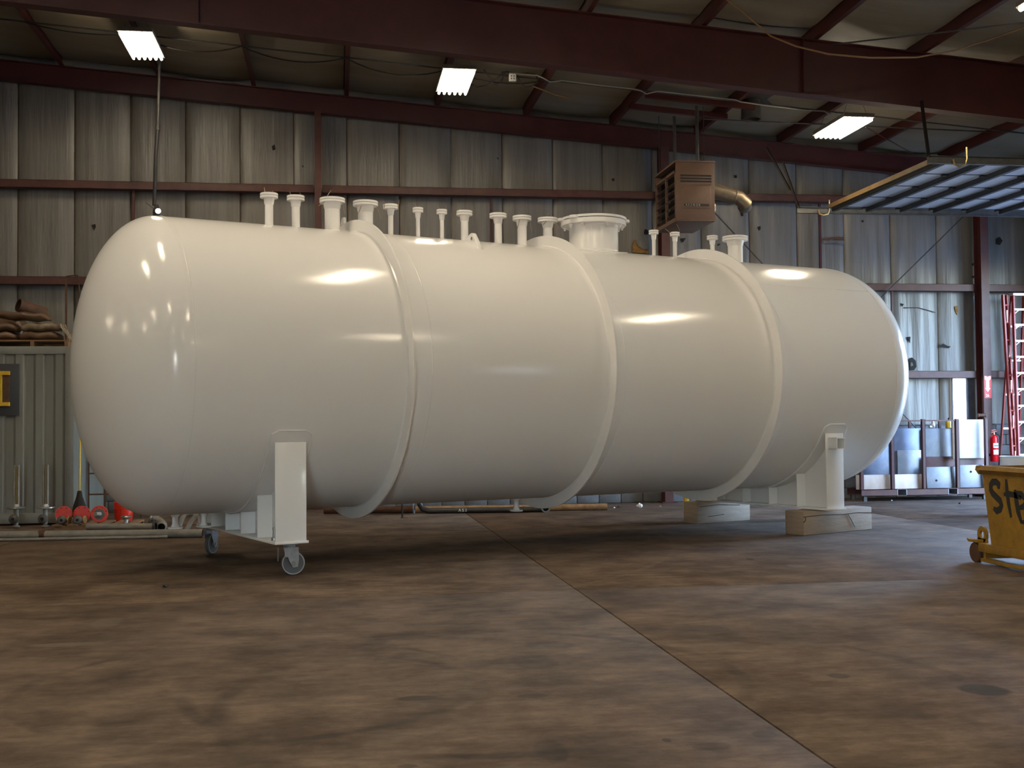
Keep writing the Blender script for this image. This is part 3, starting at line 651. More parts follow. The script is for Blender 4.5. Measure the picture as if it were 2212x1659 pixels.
# ------------------------------------------------------------------ timber blocks under the far saddle
def timber(p0, p1, dep, h, label, cracks):
    a = (T(*p0, 0)).xy.to_3d(); b = (T(*p1, 0)).xy.to_3d(); d = (b-a).normalized(); n = Vector((-d.y, d.x, 0)); L = (b-a).length
    t = thing('timber_block', label, 'timber', a+d*L/2+n*dep/2)
    MB().hexa([a, b, b+n*dep, a+n*dep, a+Z*h, b+Z*(h-.004), b+n*dep+Z*h, a+n*dep+Z*h]).build('beam', 'wood_pale', t, bevel=.012)
    for pts in cracks:
        for (u0, z0), (u1, z1) in zip(pts[:-1], pts[1:]):
            MB().bar(a+d*u0*L+Z*z0*h-n*.001, a+d*u1*L+Z*z1*h-n*.001, .006, .009, Z).build('crack', 'wood_crack', t)
    return t, a, d, n, L
t, a, d, n, L = timber((7.09, -1.17), (8.44, -1.03), .30, .30, 'heavy cracked timber block under the near end of the far saddle', [[(0, .78), (.25, .80), (.55, .76), (.8, .78), (1, .72)], [(0, .55), (.03, .66), (0.02, .78)]])
MB().bar(a+d*L*.64+Z*.22-n*.01, a+d*L*.73+Z*.06-n*.012, .012, .012, Z).build('spike', 'galvanised', t)
timber((7.17, 1.0), (8.16, 1.01), .30, .30, 'saw-marked timber block under the far end of the far saddle', [[(.05, .78), (.4, .84), (.8, .76)], [(.2, .3), (.5, .36)]])

# ------------------------------------------------------------------ raised overhead door and its tracks
DZ = 5.0; dx0 = onz(1797, 446, DZ).x; dy0, dy1 = 15.2, 18.85; SEC = .6
od = thing('overhead_door', 'white sectional overhead door raised flat under the roof with dark struts', 'door', (dx0, (dy0+dy1)/2, DZ-.06))
for k in range(7):
    xa = dx0+k*SEC
    if xa+SEC > XR+.15: break
    sc = MB().box((xa+.004, dy0, DZ), (xa+SEC-.004, dy1, DZ+.045)).build('section', 'door_white', od, bevel=.004)
    for j in range(5):
        y = dy0+.05+(dy1-dy0-.1)*j/4
        MB().box((xa+.03, y-.022, DZ-.006), (xa+SEC-.03, y+.022, DZ)).build('stile', 'track_steel', sc)
    st = MB()
    for (a, b) in (((xa+.015, DZ-.075), (xa+.085, DZ-.069)), ((xa+.015, DZ-.075), (xa+.02, DZ-.002)), ((xa+.08, DZ-.075), (xa+.085, DZ-.002))):
        st.box((a[0], dy0+.02, a[1]), (b[0], dy1-.02, b[1]))
    st.build('strut', 'dark_steel', sc)
    if k:
        for j in range(5):
            y = dy0+.05+(dy1-dy0-.1)*j/4; MB().box((xa-.06, y-.04, DZ-.03), (xa+.06, y+.04, DZ-.008)).build('hinge', 'dark_steel', sc)
        for y in (dy0+.03, dy1-.03):
            MB().tube([(xa-.03, y-.05, DZ-.02), (xa-.03, y+.05, DZ-.02)], .02, 10).build('roller', 'galvanised', sc)
MB().box((dx0-.03, dy0, DZ-.02), (dx0, dy1, DZ+.05)).build('bottom_rail', 'wood_edge', od)
def track(y, x0, label, hang_px):
    t = thing('door_track', label, 'track', (x0, y, DZ-.06))
    MB().box((x0, y-.004, DZ-.085), (XR-.01, y+.004, DZ+.02)).box((x0, y-.035, DZ-.085), (XR-.01, y+.035, DZ-.078)).box((x0, y-.03, DZ+.014), (XR-.01, y+.004, DZ+.02)).build('rail', 'track_steel', t)
    for a, b in hang_px:
        MB().bar(a, b, .04, .006, (0, 1, 0)).bar(Vector(a)+Vector((.018, 0, 0)), Vector(b)+Vector((.018, 0, 0)), .006, .04, (0, 1, 0)).build('hanger_angle', 'hanger_black', t)
    hk = [Vector((x0+.55, y-.05, DZ+.14)), Vector((x0+.55, y-.05, DZ-.02)), Vector((x0+.52, y-.05, DZ-.10)), Vector((x0+.44, y-.05, DZ-.125)), Vector((x0+.37, y-.05, DZ-.10)), Vector((x0+.35, y-.05, DZ-.03))]
    MB().tube(hk, .014, 8).build('stop_spring', 'brass', t)
xt = onw(1722, 458, 19.0).x
p = lambda px, py, y: onw(px, py, y)
track(19.0, xt, 'galvanised door track along the insulated wall with two angle hangers', [((xt+.03, 19.0, DZ), p(1690, 350, 19.0)), (p(1706, 410, 19.0), p(1655, 318, 19.0))])
xt2 = onw(2003, 350, 15.12).x
track(15.12, xt2, 'galvanised door track hung below the deep rafter with one angle hanger', [((xt2+.02, 15.12, DZ), (xt2-.05, 15.16, fzb(xt2)+.05))])

# ------------------------------------------------------------------ unit heater
hx0, hx1, hy0, hy1, hz0, hz1 = onw(1460, 420, 18.2).x, onw(1544, 420, 18.2).x, 18.2, 19.42, onw(1460, 474, 18.2).z, onw(1460, 350, 18.2).z
ht = thing('unit_heater', 'brown metal unit heater hung on pipes in front of a wall column', 'heater', ((hx0+hx1)/2, (hy0+hy1)/2, hz0))
hw_ = .012
MB().box((hx0, hy0, hz0), (hx1, hy0+.02, hz1)).build('side_panel', 'heater_brown', ht, bevel=.006)
MB().box((hx0, hy1-.02, hz0), (hx1, hy1, hz1)).build('side_panel', 'heater_brown', ht, bevel=.006)
MB().box((hx0-.01, hy0-.01, hz1), (hx1+.01, hy1+.01, hz1+.03)).build('top_panel', 'heater_brown', ht, bevel=.006)
MB().box((hx0, hy0, hz0-.02), (hx1, hy1, hz0)).build('bottom_panel', 'heater_brown', ht, bevel=.006)
MB().box((hx1-.02, hy0+.02, hz0), (hx1, hy1-.02, hz1)).build('back_panel', 'heater_brown', ht)
MB().box((hx0+.10, hy0+.02, hz0), (hx0+.12, hy1-.02, hz1)).build('heat_exchanger', 'heater_dark', ht)
H = hz1-hz0; Wd = hx1-hx0
for k in range(3):
    z = hz1-.29*H+k*.042*H*1.0; MB().box((hx0+.12*Wd, hy0-.002, hz1-(.245+k*.05)*H), (hx0+.92*Wd, hy0+.001, hz1-(.215+k*.05)*H)).build('vent_slot', 'heater_dark', ht)
MB().box((hx0+.14*Wd, hy0-.014, hz0+.2*H), (hx0+.90*Wd, hy0+.001, hz1-.41*H)).build('access_panel', 'heater_brown', ht, bevel=.01)
MB().box((hx0+.12*Wd, hy0-.010, hz1-.385*H), (hx0+.92*Wd, hy0, hz1-.37*H)).build('panel_lip', 'heater_brown', ht)
bd = MB().box((hx0+.2*Wd, hy0-.018, hz0+.235*H), (hx0+.84*Wd, hy0-.013, hz0+.275*H)).build('badge', 'heater_dark', ht)
text_mesh('REZNOR', .045, 'badge_lettering', 'galvanised', bd, (hx0+.24*Wd, hy0-.019, hz0+.238*H), (1, 0, 0), (0, 0, 1), spacing=1.55)
MB().box((hx0-.004, hy0+.02, hz0+.02), (hx0+.03, hy0+.06, hz1-.12)).box((hx0-.004, hy1-.06, hz0+.02), (hx0+.03, hy1-.02, hz1-.12)).box((hx0-.004, hy0+.55, hz0+.02), (hx0+.03, hy0+.6, hz1-.12)).box((hx0-.004, hy0+.02, hz1-.16), (hx0+.03, hy1-.02, hz1-.12)).box((hx0-.004, hy0+.02, hz0+.0), (hx0+.03, hy1-.02, hz0+.04)).build('grille_frame', 'heater_brown', ht)
for k in range(6):
    z = hz0+.1+(H-.3)*k/5
    MB().hexa([(hx0-.012, hy0+.05, z), (hx0+.05, hy0+.05, z+.03), (hx0+.05, hy1-.05, z+.03), (hx0-.012, hy1-.05, z), (hx0-.012, hy0+.05, z+.004), (hx0+.05, hy0+.05, z+.034), (hx0+.05, hy1-.05, z+.034), (hx0-.012, hy1-.05, z+.004)]).build('louver', 'heater_brown', ht)
for r in range(3):
    for k in range(7):
        y = hy0+.09+k*.06 if k < 5 else hy0+.68+(k-5)*.06
        MB().box((hx0+.092, y, hz0+.25+r*.14), (hx0+.1, y+.02, hz0+.29+r*.14)).build('burner_tube', 'galvanised', ht)
zc1 = zp(6.0)-.115
for (x, y, r) in ((onw(1506, 300, 18.55).x, 18.55, .028), (onw(1457, 300, 19.25).x, 19.25, .028)):
    MB().tube([(x, y, hz1+.03), (x, y, zc1)], r, 12).lathe([(.045, 0), (.045, .03), (.03, .04)], (x, y, hz1+.03), Z, 14).build('hanger_pipe', 'dark_steel', ht)
for (x, y) in ((hx1-.06, 18.55), (hx0+.03, 19.25)):
    MB().tube([(x, y, hz1), (x, y, zc1)], .007, 6).build('hanger_rod', 'dark_steel', ht)
fa, fb, fc = Vector((hx1-.01, 18.75, onw(1550, 405, 18.75).z)), onw(1585, 425, 18.75), onw(1606, 440, 18.75)
MB().tube([fa, fa+(fb-fa)*.5, fb], .12, 20).lathe([(.124, 0), (.128, .01), (.124, .02)], fb, (fb-fa), 20).build('flue_pipe', 'flue_metal', ht)
MB().tube([fb, fb+(fc-fb)*.4+Vector((.02, 0, .03)), fc+Vector((.03, 0, .0)), fc+Vector((.06, .12, -.02))], .118, 20).build('flue_elbow', 'flue_metal', ht)
MB().lathe([(.0, 0), (.05, 0), (.06, .03), (.06, .1), (.05, .13), (0, .13)], (hx1+.07, 18.55, hz0+.2), Z, 16).tube([(hx1, 18.55, hz0+.26), (hx1+.07, 18.55, hz0+.26)], .02).build('gas_valve', 'brass', ht)
for k, (y, px0, px1) in enumerate(((18.55, 1395, 1630), (19.25, 1360, 1570))):
    xa, xb = onw(px0, 220, y).x, onw(px1, 240, y).x; o = MB()
    za, zb_ = zp(xa)-.09, zp(xb)-.09
    for (p0, p1) in (((-.045, 0), (.045, .008)), ((-.045, .008), (-.037, .08)), ((.037, .008), (.045, .08))):
        o.hexa([(xa, y+p0[0], za+p0[1]), (xb, y+p0[0], zb_+p0[1]), (xb, y+p1[0], zb_+p0[1]), (xa, y+p1[0], za+p0[1]), (xa, y+p0[0], za+p1[1]), (xb, y+p0[0], zb_+p1[1]), (xb, y+p1[0], zb_+p1[1]), (xa, y+p1[0], za+p1[1])])
    tag(o.build('support_channel', 'red_oxide', at=(xa, y, za)), ('steel channel under the purlins carrying the heater pipe beside the roof vent', 'steel channel under the purlins nearer the insulated wall, carrying the rear heater pipe')[k], 'channel')
# round roof vent
vx, vy = 6.78, 18.75; t = thing('roof_vent', 'round dark metal roof vent pipe with a square flashing', 'vent', (vx, vy, zp(vx)-.2))
MB().lathe([(.145, -.2), (.16, -.2), (.16, .32), (.145, .32)], (vx, vy, zp(vx)), Z, 32).lathe([(.165, -.2), (.165, -.17), (.158, -.165)], (vx, vy, zp(vx)), Z, 32).build('duct', 'dark_steel', t)
MB().lathe([(0, .25), (.15, .25)], (vx, vy, zp(vx)), Z, 24).build('damper', 'hole_dark', t)
MB().box((vx-.3, vy-.5, zp(vx)+.115), (vx+.5, vy+.2, zp(vx)+.125)).build('flashing', 'dark_steel', t)

# ------------------------------------------------------------------ conduit, cables and boxes under the roof
YC = 18.45
tag(MB().tube([(x, YC, zp(x)-.014) for x in (-7.8, 12.9)], .013, 8).build('conduit', 'dark_steel', at=(-7.8, YC, 7.7)), 'straight dark conduit run clipped under the purlins', 'conduit')
def sag(x0, x1, drop, n=10): return [(x0+(x1-x0)*k/n, YC-.03, zp(x0+(x1-x0)*k/n)-.03-drop*4*(k/n)*(1-k/n)) for k in range(n+1)]
pts = []
for k in range(3, 8):
    pts += sag(PX[k-3], PX[k-2], (.07, .16, .14, .17, .12)[k-3])[:-1]
tag(MB().tube(pts, .011, 7).build('sagging_cable', 'cable_black', at=pts[0]), 'black cable sagging from purlin to purlin along the conduit', 'cable')
q = [onw(px, py, 18.34) for px, py in ((1015, 180), (1030, 188), (1050, 185), (1070, 172), (1085, 160), (1092, 158))]
q2 = [onw(px, py, 18.38) for px, py in ((1045, 150), (1055, 165), (1066, 180), (1075, 184), (1083, 176), (1088, 165), (1084, 156), (1095, 155), (1110, 158), (1118, 165), (1125, 180), (1135, 188), (1150, 186), (1160, 180), (1162, 170), (1155, 160), (1140, 158), (1120, 160))]
tag(MB().tube(q, .011, 7).build('looped_cable', 'cable_black', at=q[0]), 'black cable drooping from the middle fixture towards the white box', 'cable')
tag(MB().tube(q2, .011, 7).build('looped_cable', 'cable_black', at=q2[0]), 'black cable coiled in loose loops around the white junction box', 'cable')
q = [onw(px, py, 18.34) for px, py in ((1150, 186), (1175, 195), (1200, 205), (1230, 212))]
tag(MB().tube(q, .011, 7).build('loose_cable', 'cable_brown', at=q[0]), 'tan cable end drooping below the purlins beside the looped cables', 'cable')
q = [onw(px, py, 18.30) for px, py in ((1100, 158), (1160, 163), (1172, 168), (1188, 177), (1200, 176), (1215, 174), (1300, 185), (1370, 192), (1385, 196), (1396, 203), (1420, 197), (1500, 206), (1590, 216), (1600, 220), (1640, 226), (1740, 238), (1780, 240), (1795, 248))]
tag(MB().tube(q, .010, 7).build('pale_cable', 'cable_pale', at=q[0]), 'pale cable snaking along the conduit from white box to door light', 'cable')
jb = onw(1107, 168, 18.3)
t = thing('junction_box', 'small white junction box hanging at the looped cables', 'electrical box', jb-Vector((0, 0, .06)))
MB().box((jb.x-.055, jb.y-.03, jb.z-.055), (jb.x+.055, jb.y+.03, jb.z+.055)).build('box', 'white_enamel', t, bevel=.006)
MB().tube([jb+Vector((-.02, 0, .05)), (jb.x-.03, YC-.035, zp(jb.x)-.02)], .008, 6).build('whip', 'cable_black', t)
for dx, dz in ((-.02, .02), (.02, .02), (-.02, -.02), (.02, -.02)):
    MB().box((jb.x+dx-.008, jb.y-.033, jb.z+dz-.01), (jb.x+dx+.008, jb.y-.03, jb.z+dz+.01)).build('socket', 'label_ink', t)
# swag cable passing in front of the deep rafter, roof brace rods
q = [onw(px, py, 13.9) for px, py in ((1560, -8), (1600, 22), (1665, 78), (1720, 100), (1790, 117), (1880, 125), (1980, 124), (2060, 110), (2130, 88), (2240, 50))]
tag(MB().tube(q, .011, 7).build('swag_cable', 'cable_brown', at=q[0]), 'tan cable swagged in a long curve across the deep rafter web', 'cable')
A, B = onz(1800, 98, zp(7)-.0), onz(2225, 45, zp(8.5)-.1)
tag(MB().tube([onw(1800, 96, 15.1), onw(2225, 48, 12.9)], .011, 7).build('roof_brace_rod', 'dark_steel', at=onw(1800, 96, 15.1)), 'thin dark brace rod under the purlins on the camera side of the deep rafter', 'rod')
tag(MB().tube([onw(1870, 275, 17.9), onw(1972, 332, 19.8)], .009, 7).build('roof_brace_rod', 'red_oxide_rusty', at=onw(1870, 275, 17.9)), 'thin red brace rod sloping down beside the door light', 'rod')
tag(MB().tube([onw(1520, 257, 18.6), onw(2140, 285, 18.6)], .012, 7).build('gas_pipe', 'dark_steel', at=onw(1520, 257, 18.6)), 'thin dark gas pipe hung level behind the roof vent', 'pipe')

# ------------------------------------------------------------------ drop light on a hose in front of the wall
y = 19.3
P0, P1, P2, P3 = onw(345, 190, y), onw(341, 275, y), onw(335, 395, y), onw(333, 444, y)
P0.z = zp(P0.x)-.02
t = thing('drop_light', 'black hose drop with a glowing inspection lamp above the tank end', 'lamp', P3)
MB().tube([P0, P1], .022, 10).build('conduit_drop', 'dark_steel', t)
MB().box((-2.99, y-.03, zp(-2.95)-.012), (P0.x+.03, y+.03, zp(-2.95)-.001)).box((P0.x-.01, y-.02, P0.z-.03), (P0.x+.01, y+.02, zp(-2.95))).build('beam_clip', 'dark_steel', t)
MB().tube([P1+Z*.03, P1-Z*.05], .036, 10).build('coupling', 'dark_steel', t)
MB().tube([P1, (P1+P2)/2+Vector((-.01, 0, 0)), P2, P3], .029, 10).build('hose', 'cable_black', t)
L = onw(338, 457, y-.02)
MB().lathe([(.03, -.09), (.05, -.08), (.058, -.02), (.05, .04), (.034, .05), (.03, .11)], L, Z, 18).build('lamp_body', 'black_pipe', t)
MB().lathe([(0, .052), (.02, .055), (.038, .04), (.04, .0)], L+Vector((.02, -.02, 0)), (.35, -1, 0), 18).build('lamp_lens', 'lens_clear', t)
MB().lathe([(.042, .0), (.05, .03), (.044, .045)], L+Vector((.02, -.02, 0)), (.35, -1, 0), 18).build('lens_bezel', 'black_pipe', t)
MB().bar(L+Vector((-.05, 0, .05)), L+Vector((-.16, 0, .14)), .012, .012).build('lever', 'dark_steel', t)

# ------------------------------------------------------------------ shipping container with stores on top
cx1 = onw(160, 850, 18.4).x; cx0, cy0, cy1, cz = -7.2, 18.4, 20.72, 2.635
ct = thing('storage_container', 'dirty white corrugated steel container standing against the wall', 'container', ((cx0+cx1)/2, (cy0+cy1)/2, 0))
def corr(u):
    k = (u % .28)/.28
    return 0 if k < .36 else ((k-.36)/.14 if k < .5 else (1 if k < .86 else (1-k)/.14))
xs = []; x = cx0
while x < cx1-.1:
    for f in (0, .36, .5, .86): xs.append(x+f*.28)
    x += .28
xs = [q for q in xs if q <= cx1-.11]+[cx1-.11]
o = MB(); nn = len(xs)
for zz in (.17, 2.52):
    for q in xs: o.v.append(Vector((q, cy0+.012+.036*corr(q-cx0+1e-6), zz)))
o.f += [(i, i+1, nn+i+1, nn+i) for i in range(nn-1)]
o.build('corrugated_side', 'container_paint', ct, sharp=20)
MB().box((cx0, cy0, 2.52), (cx1, cy0+.06, cz)).build('top_rail', 'container_paint', ct, bevel=.006)
MB().box((cx0, cy0, .03), (cx1, cy0+.06, .18)).build('bottom_rail', 'container_paint', ct, bevel=.006)
MB().box((cx1-.13, cy0-.002, .0), (cx1, cy0+.13, cz)).build('corner_post', 'container_paint', ct, bevel=.01)
MB().box((cx1-.03, cy0+.13, .03), (cx1-.01, cy1, cz)).build('end_wall', 'container_paint', ct)
MB().box((cx0, cy0+.05, 2.58), (cx1-.01, cy1, 2.615)).build('roof', 'container_paint', ct)
MB().box((cx0, cy1-.03, .03), (cx1-.02, cy1-.01, 2.58)).build('back_wall', 'container_paint', ct)
# board with yellow bracket on the container side
a, b = onw(-30, 786, cy0-.02), onw(41, 898, cy0-.02)
t = thing('tool_board', 'dark board with a yellow steel bracket fixed to the container side', 'board', (a.x, cy0-.03, b.z))
MB().box((a.x, cy0-.035, b.z), (b.x, cy0-.004, a.z)).build('board', 'board_dark', t, bevel=.004)
a, b = onw(-12, 802, cy0-.05), onw(21, 877, cy0-.05)
w_ = .055
MB().box((a.x, cy0-.09, a.z-w_), (b.x, cy0-.035, a.z)).box((a.x, cy0-.09, b.z), (b.x, cy0-.035, b.z+w_)).box((a.x+.06, cy0-.09, b.z+w_), (a.x+.06+.05, cy0-.035, a.z-w_)).build('bracket', 'yellow_paint', t)
MB().box((a.x+.11, cy0-.05, b.z+w_), (b.x-.01, cy0-.036, a.z-w_)).build('backing', 'rust_dark', t)
# pallet with sacks
pz = cz; px0, px1, py0, py1 = -5.3, onw(150, 740, 18.6).x, 18.55, 19.75
t = thing('pallet', 'wooden pallet carrying wrapped sacks on top of the container', 'pallet', ((px0+px1)/2, (py0+py1)/2, pz))
for x in (px0+.01, (px0+px1)/2+.12, px1-.06):
    MB().box((x, py0, pz), (x+.05, py1, pz+.085)).build('stringer', 'wood_pallet', t)
for k in range(7):
    y0 = py0+k*(py1-py0-.12)/6; MB().box((px0, y0, pz+.085), (px1, y0+.12, pz+.105)).build('deck_board', 'wood_pallet', t)
def sack(cx, cy, z0, lx, ly, h, m, label, rz=0., tilt=0.):
    """pillow shaped sack, flat below, with slumped corners"""
    def fn(u, v):
        th = 2*math.pi*u; ph = -math.pi/2+math.pi*v
        ce_ = lambda a, e: math.copysign(abs(math.cos(a))**e, math.cos(a)); se = lambda a, e: math.copysign(abs(math.sin(a))**e, math.sin(a))
        X = lx/2*ce_(ph, .7)*ce_(th, .45); Y = ly/2*ce_(ph, .7)*se(th, .45); Zz = h/2*se(ph, .75)
        Zz += .012*math.sin(X*23+cx*9)+.01*math.sin(Y*19+cy*5); Zz = max(Zz, -h/2)
        c, s_ = math.cos(rz), math.sin(rz)
        return (cx+X*c-Y*s_, cy+X*s_+Y*c, z0+h/2+Zz+X*tilt)
    return tag(MB().grid(fn, 32, 14, True).build('sack', m, at=(cx, cy, z0)), label, 'sack', 'sacks on the container')
zs = pz+.105
sack(-4.42, 18.85, zs, .60, .5, .13, 'sack_brown', 'brown sack lying lowest on the pallet beneath the wrapped sack')
sack(-5.01, 18.85, zs, .55, .5, .13, 'sack_brown', 'brown sack lying on the pallet end away from the tank')
fs = sack(-4.42, 18.87, zs+.138, .58, .48, .13, 'shrink_film', 'film wrapped sack in the middle of the pallet pile')
sack(-5.01, 18.87, zs+.138, .54, .48, .13, 'sack_brown', 'dark brown sack stacked second on the pallet')
sack(-4.68, 18.90, zs+.31, .76, .46, .13, 'sack_brown', 'top brown sack capping the pallet pile, under the duct piece', 0, -.05)
sack(-5.02, 19.42, zs, .5, .5, .42, 'sack_brown', 'rounded brown sack slumped behind the pile beside the duct piece')
def film(u, v):
    x = -4.112+(px1+4.112)*u; top = zs+.26-.255*u**.8
    return (x, 18.60+.45*v, max(zs+.004, top-.012*math.sin(v*19+u*7)))
MB().grid(film, 8, 14).build('film_flap', 'shrink_film', fs, sharp=80, solid=-.003)
dc = onw(42, 664, 19.25)+Z*.03
t = thing('duct_piece', 'short rusty round duct lying on top of the sacks', 'duct', dc-Z*.06)
MB().lathe([(.088, -.02), (.10, -.02), (.105, .15), (.10, .42), (.088, .42)], dc, (.75, .6, -.25), 24).build('duct_wall', 'rust_dark', t)
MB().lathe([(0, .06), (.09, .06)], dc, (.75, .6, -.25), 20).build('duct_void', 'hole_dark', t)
# rusty goal-post frame behind the pallet
yf = 20.2; a, b = onw(143, 597, yf), onw(169, 594, yf)
t = thing('rusty_goalpost', 'rusty goalpost frame standing on the container behind the sacks', 'frame', ((a.x+b.x)/2, yf, cz))
MB().bar((a.x, yf, cz), (a.x, yf, a.z), .03, .03, (0, 1, 0)).build('post', 'rust_dark', t)
MB().tube([(b.x+.04, yf, cz), (b.x+.02, yf, b.z-.3), (b.x, yf, b.z-.02), (b.x-.03, yf, b.z), (a.x, yf, a.z)], .010, 8).build('bent_rod', 'rust_dark', t)
# broom and shelf frame beside the container corner
bx = onw(172, 1000, 18.25).x
t = thing('broom', 'corn broom with yellow handle leaning at the container corner', 'broom', (bx, 18.25, 0))
MB().tube([(bx, 18.25, .45), (bx-.01, 18.33, 1.42)], .013, 10).build('handle', 'yellow_paint', t)
MB().lathe([(.12, .0), (.125, .08), (.09, .28), (.045, .42), (.03, .50), (.0, .51)], (bx, 18.25, 0), Z, 18).build('bristles', 'bristle', t)
xa, xb, yr = cx1+.03, onw(262, 1065, 19.3).x, 19.3
t = thing('shelf_frame', 'dark rod shelf frame standing behind the broom', 'shelf', ((xa+xb)/2, yr, 0))
for z in (.39, .715, 1.035): MB().bar((xa, yr, z), (xb+.3, yr, z), .02, .022).build('rung', 'rust_dark', t)
for x in (xa, xa+.245, xa+.52, xb+.3): MB().bar((x, yr+.012, 0), (x, yr+.012, 1.2), .024, .024, (0, 1, 0)).build('post', 'rust_dark', t)

# ------------------------------------------------------------------ pipe fittings on the floor at the container
def stand(px, y, label):
    c = onw(px, 1142, y); x = c.x; t = thing('valve_stand', label, 'valve', (x, y, 0), group='valve stands')
    for dx in (-.028, .028): MB().tube([(x+dx, y, .29), (x+dx, y, .90)], .015, 10).build('stem_rod', 'grey_pipe', t)
    MB().tube([(x, y, .29), (x, y, .88)], .009, 8).build('spindle', 'brass', t)
    MB().lathe([(0, .272), (.10, .275), (.125, .283), (.125, .297), (.05, .305), (.035, .34), (0, .345)], (x, y, 0), Z, 28).build('disc', 'galvanised', t)
    MB().lathe([(.032, .10), (.032, .275)], (x, y, 0), Z, 16).lathe([(.03, .0), (.05, .012), (.05, .03), (.028, .045), (.03, .1)], (x, y, 0), Z, 18).build('body', 'grey_pipe', t)
    MB().lathe([(.032, -.02), (.062, .0), (.068, .05), (.045, .07), (.025, .075)], (x-.02, y-.01, .13), (-.1, -1, 0), 18).build('side_port', 'valve_iron', t)
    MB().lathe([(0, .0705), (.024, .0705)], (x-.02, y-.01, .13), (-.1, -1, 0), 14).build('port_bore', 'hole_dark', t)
stand(35, 18.0, 'tall twin rod valve stem with a flat disc beside the tool board'); stand(98, 17.93, 'tall twin rod valve stem with a flat disc beside the red flanges')
# pallet of red flanges and valves
pa, pb = onz(112, 1146), onz(300, 1139)
t = thing('floor_pallet', 'low wooden pallet on the floor carrying red flanges', 'pallet', ((pa.x+pb.x)/2, 17.7, 0))
for y0 in (17.45, 17.75, 18.05): MB().box((pa.x+.02, y0, 0), (pb.x, y0+.05, .055)).build('stringer', 'wood_pallet', t)
for k in range(6):
    x0 = pa.x+k*(pb.x-pa.x-.13)/5; MB().box((x0, 17.42, .055), (x0+.13, 18.15, .075)).build('deck_board', 'wood_pallet', t)
for k, (px, py, lab) in enumerate(((138, 1112, 'plain red blind flange leaning next to the twin rod valve'), (177, 1112, 'plain red blind flange leaning in the middle of the pallet'), (215, 1111, 'red flange with a grey hub and pipe stub facing out'))):
    c = onw(px, py, 17.72); c.z = .075+.122; t = thing('red_flange', lab, 'flange', (c.x, 17.72, .075), group='red flanges')
    MB().lathe([(0, -.012), (.116, -.012), (.12, -.008), (.12, .008), (.116, .012), (0, .012)], c, (0, -1, .06), 36).build('disc', 'flange_red', t)
    for a in range(8):
        an = a*math.pi/4+.39; MB().lathe([(0, .0125), (.009, .0125)], c+Vector((.098*math.cos(an), 0, .098*math.sin(an))), (0, -1, .06), 10).build('bolt_hole', 'rust_dark', t)
    if k == 2:
        MB().lathe([(.076, .0125), (.074, .02), (.0, .022)], c, (0, -1, .06), 28).build('hub', 'valve_iron', t)
        d = Vector((-.55, -1, .05)); MB().lathe([(.03, .02), (.03, .12), (.022, .12)], c+Vector((.02, 0, 0)), d, 16).lathe([(0, .118), (.022, .118)], c+Vector((.02, 0, 0)), d, 14).build('pipe_stub', 'grey_pipe', t)
for px, lab in ((133, 'grey flanged valve body lying in front of the first red flange'), (167, 'grey flanged valve body lying in front of the middle red flange')):
    c = onw(px, 1123, 17.52); c.z = .135; t = thing('flanged_valve', lab, 'valve', (c.x, 17.52, .075), group='flanged valves')
    MB().lathe([(.04, -.14), (.05, -.13), (.06, -.06), (.062, .03), (.045, .055), (.02, .058)], c, (.15, -1, 0), 20).build('body', 'valve_iron', t)
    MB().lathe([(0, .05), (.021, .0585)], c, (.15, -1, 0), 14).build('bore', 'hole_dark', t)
    MB().tube([c+Vector((-.075, .04, 0)), c+Vector((.085, .04, 0))], .032, 14).build('cross_pipe', 'grey_pipe', t)
    MB().lathe([(.0, 0), (.052, 0), (.055, .005), (.055, .018), (.05, .022), (0, .022)], c+Vector((.082, .04, 0)), (1, -.3, 0), 20).build('end_flange', 'brass', t)
c = onz(267, 1133); c.y = 18.3; c.x = onw(267, 1110, 18.3).x
t = thing('red_bucket', 'red plastic bucket with raised hoops behind the fittings', 'bucket', (c.x, 18.3, 0))
MB().lathe([(0, 0), (.115, 0), (.12, .01), (.135, .22), (.14, .225), (.14, .24), (.136, .245), (.142, .30), (.147, .305), (.147, .325), (.142, .33), (.13, .33), (.115, .02), (0, .02)], (c.x, 18.3, 0), Z, 36).build('pail', 'plastic_red', t)
MB().lathe([(.11, .0), (.118, .01), (.11, .02)], (c.x, 18.3, .15), Z, 30).build('hoop', 'plastic_red', t)
c = onw(272, 1123, 17.55); t = thing('mushroom_fitting', 'small grey mushroom cap fitting standing in front of the red bucket', 'fitting', (c.x, 17.55, .075))
MB().lathe([(0, 0), (.03, 0), (.03, .05), (.07, .07), (.075, .085), (.06, .1), (.0, .108)], (c.x, 17.55, .075), Z, 22).build('cap', 'galvanised', t)
# long pipes on the floor
def pipe(name, a, b, r, m, label, cat='pipe', bore=True, n=18):
    a, b = Vector(a), Vector(b); d = (b-a).normalized(); t = thing(name, label, cat, ((a+b)/2).xy.to_3d())
    L = (b-a).length; MB().lathe([(r*.86, 0), (r, 0), (r, L), (r*.86, L)], a, d, n).build('pipe_wall', m, t)
    if bore:
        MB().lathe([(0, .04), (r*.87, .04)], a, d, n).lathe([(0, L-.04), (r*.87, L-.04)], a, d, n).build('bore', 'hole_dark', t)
    return t
A = onz(-40, 1166); B = onz(438, 1161); r = .055
big = pipe('floor_pipe', (A.x-1, A.y+.13, r), (B.x, B.y, r), r, 'grey_pipe', 'long grey pipe lying on the floor past the caster')
m_ = (Vector((A.x-1, A.y+.13, r))+(Vector((B.x, B.y, r))-Vector((A.x-1, A.y+.13, r)))*.47)
MB().lathe([(.058, -.06), (.06, -.06), (.06, .03), (.058, .03)], m_, (1, -.25, 0), 18).build('rust_sleeve', 'rust_dark', big)
A, B = onz(-40, 1173), onz(362, 1163)
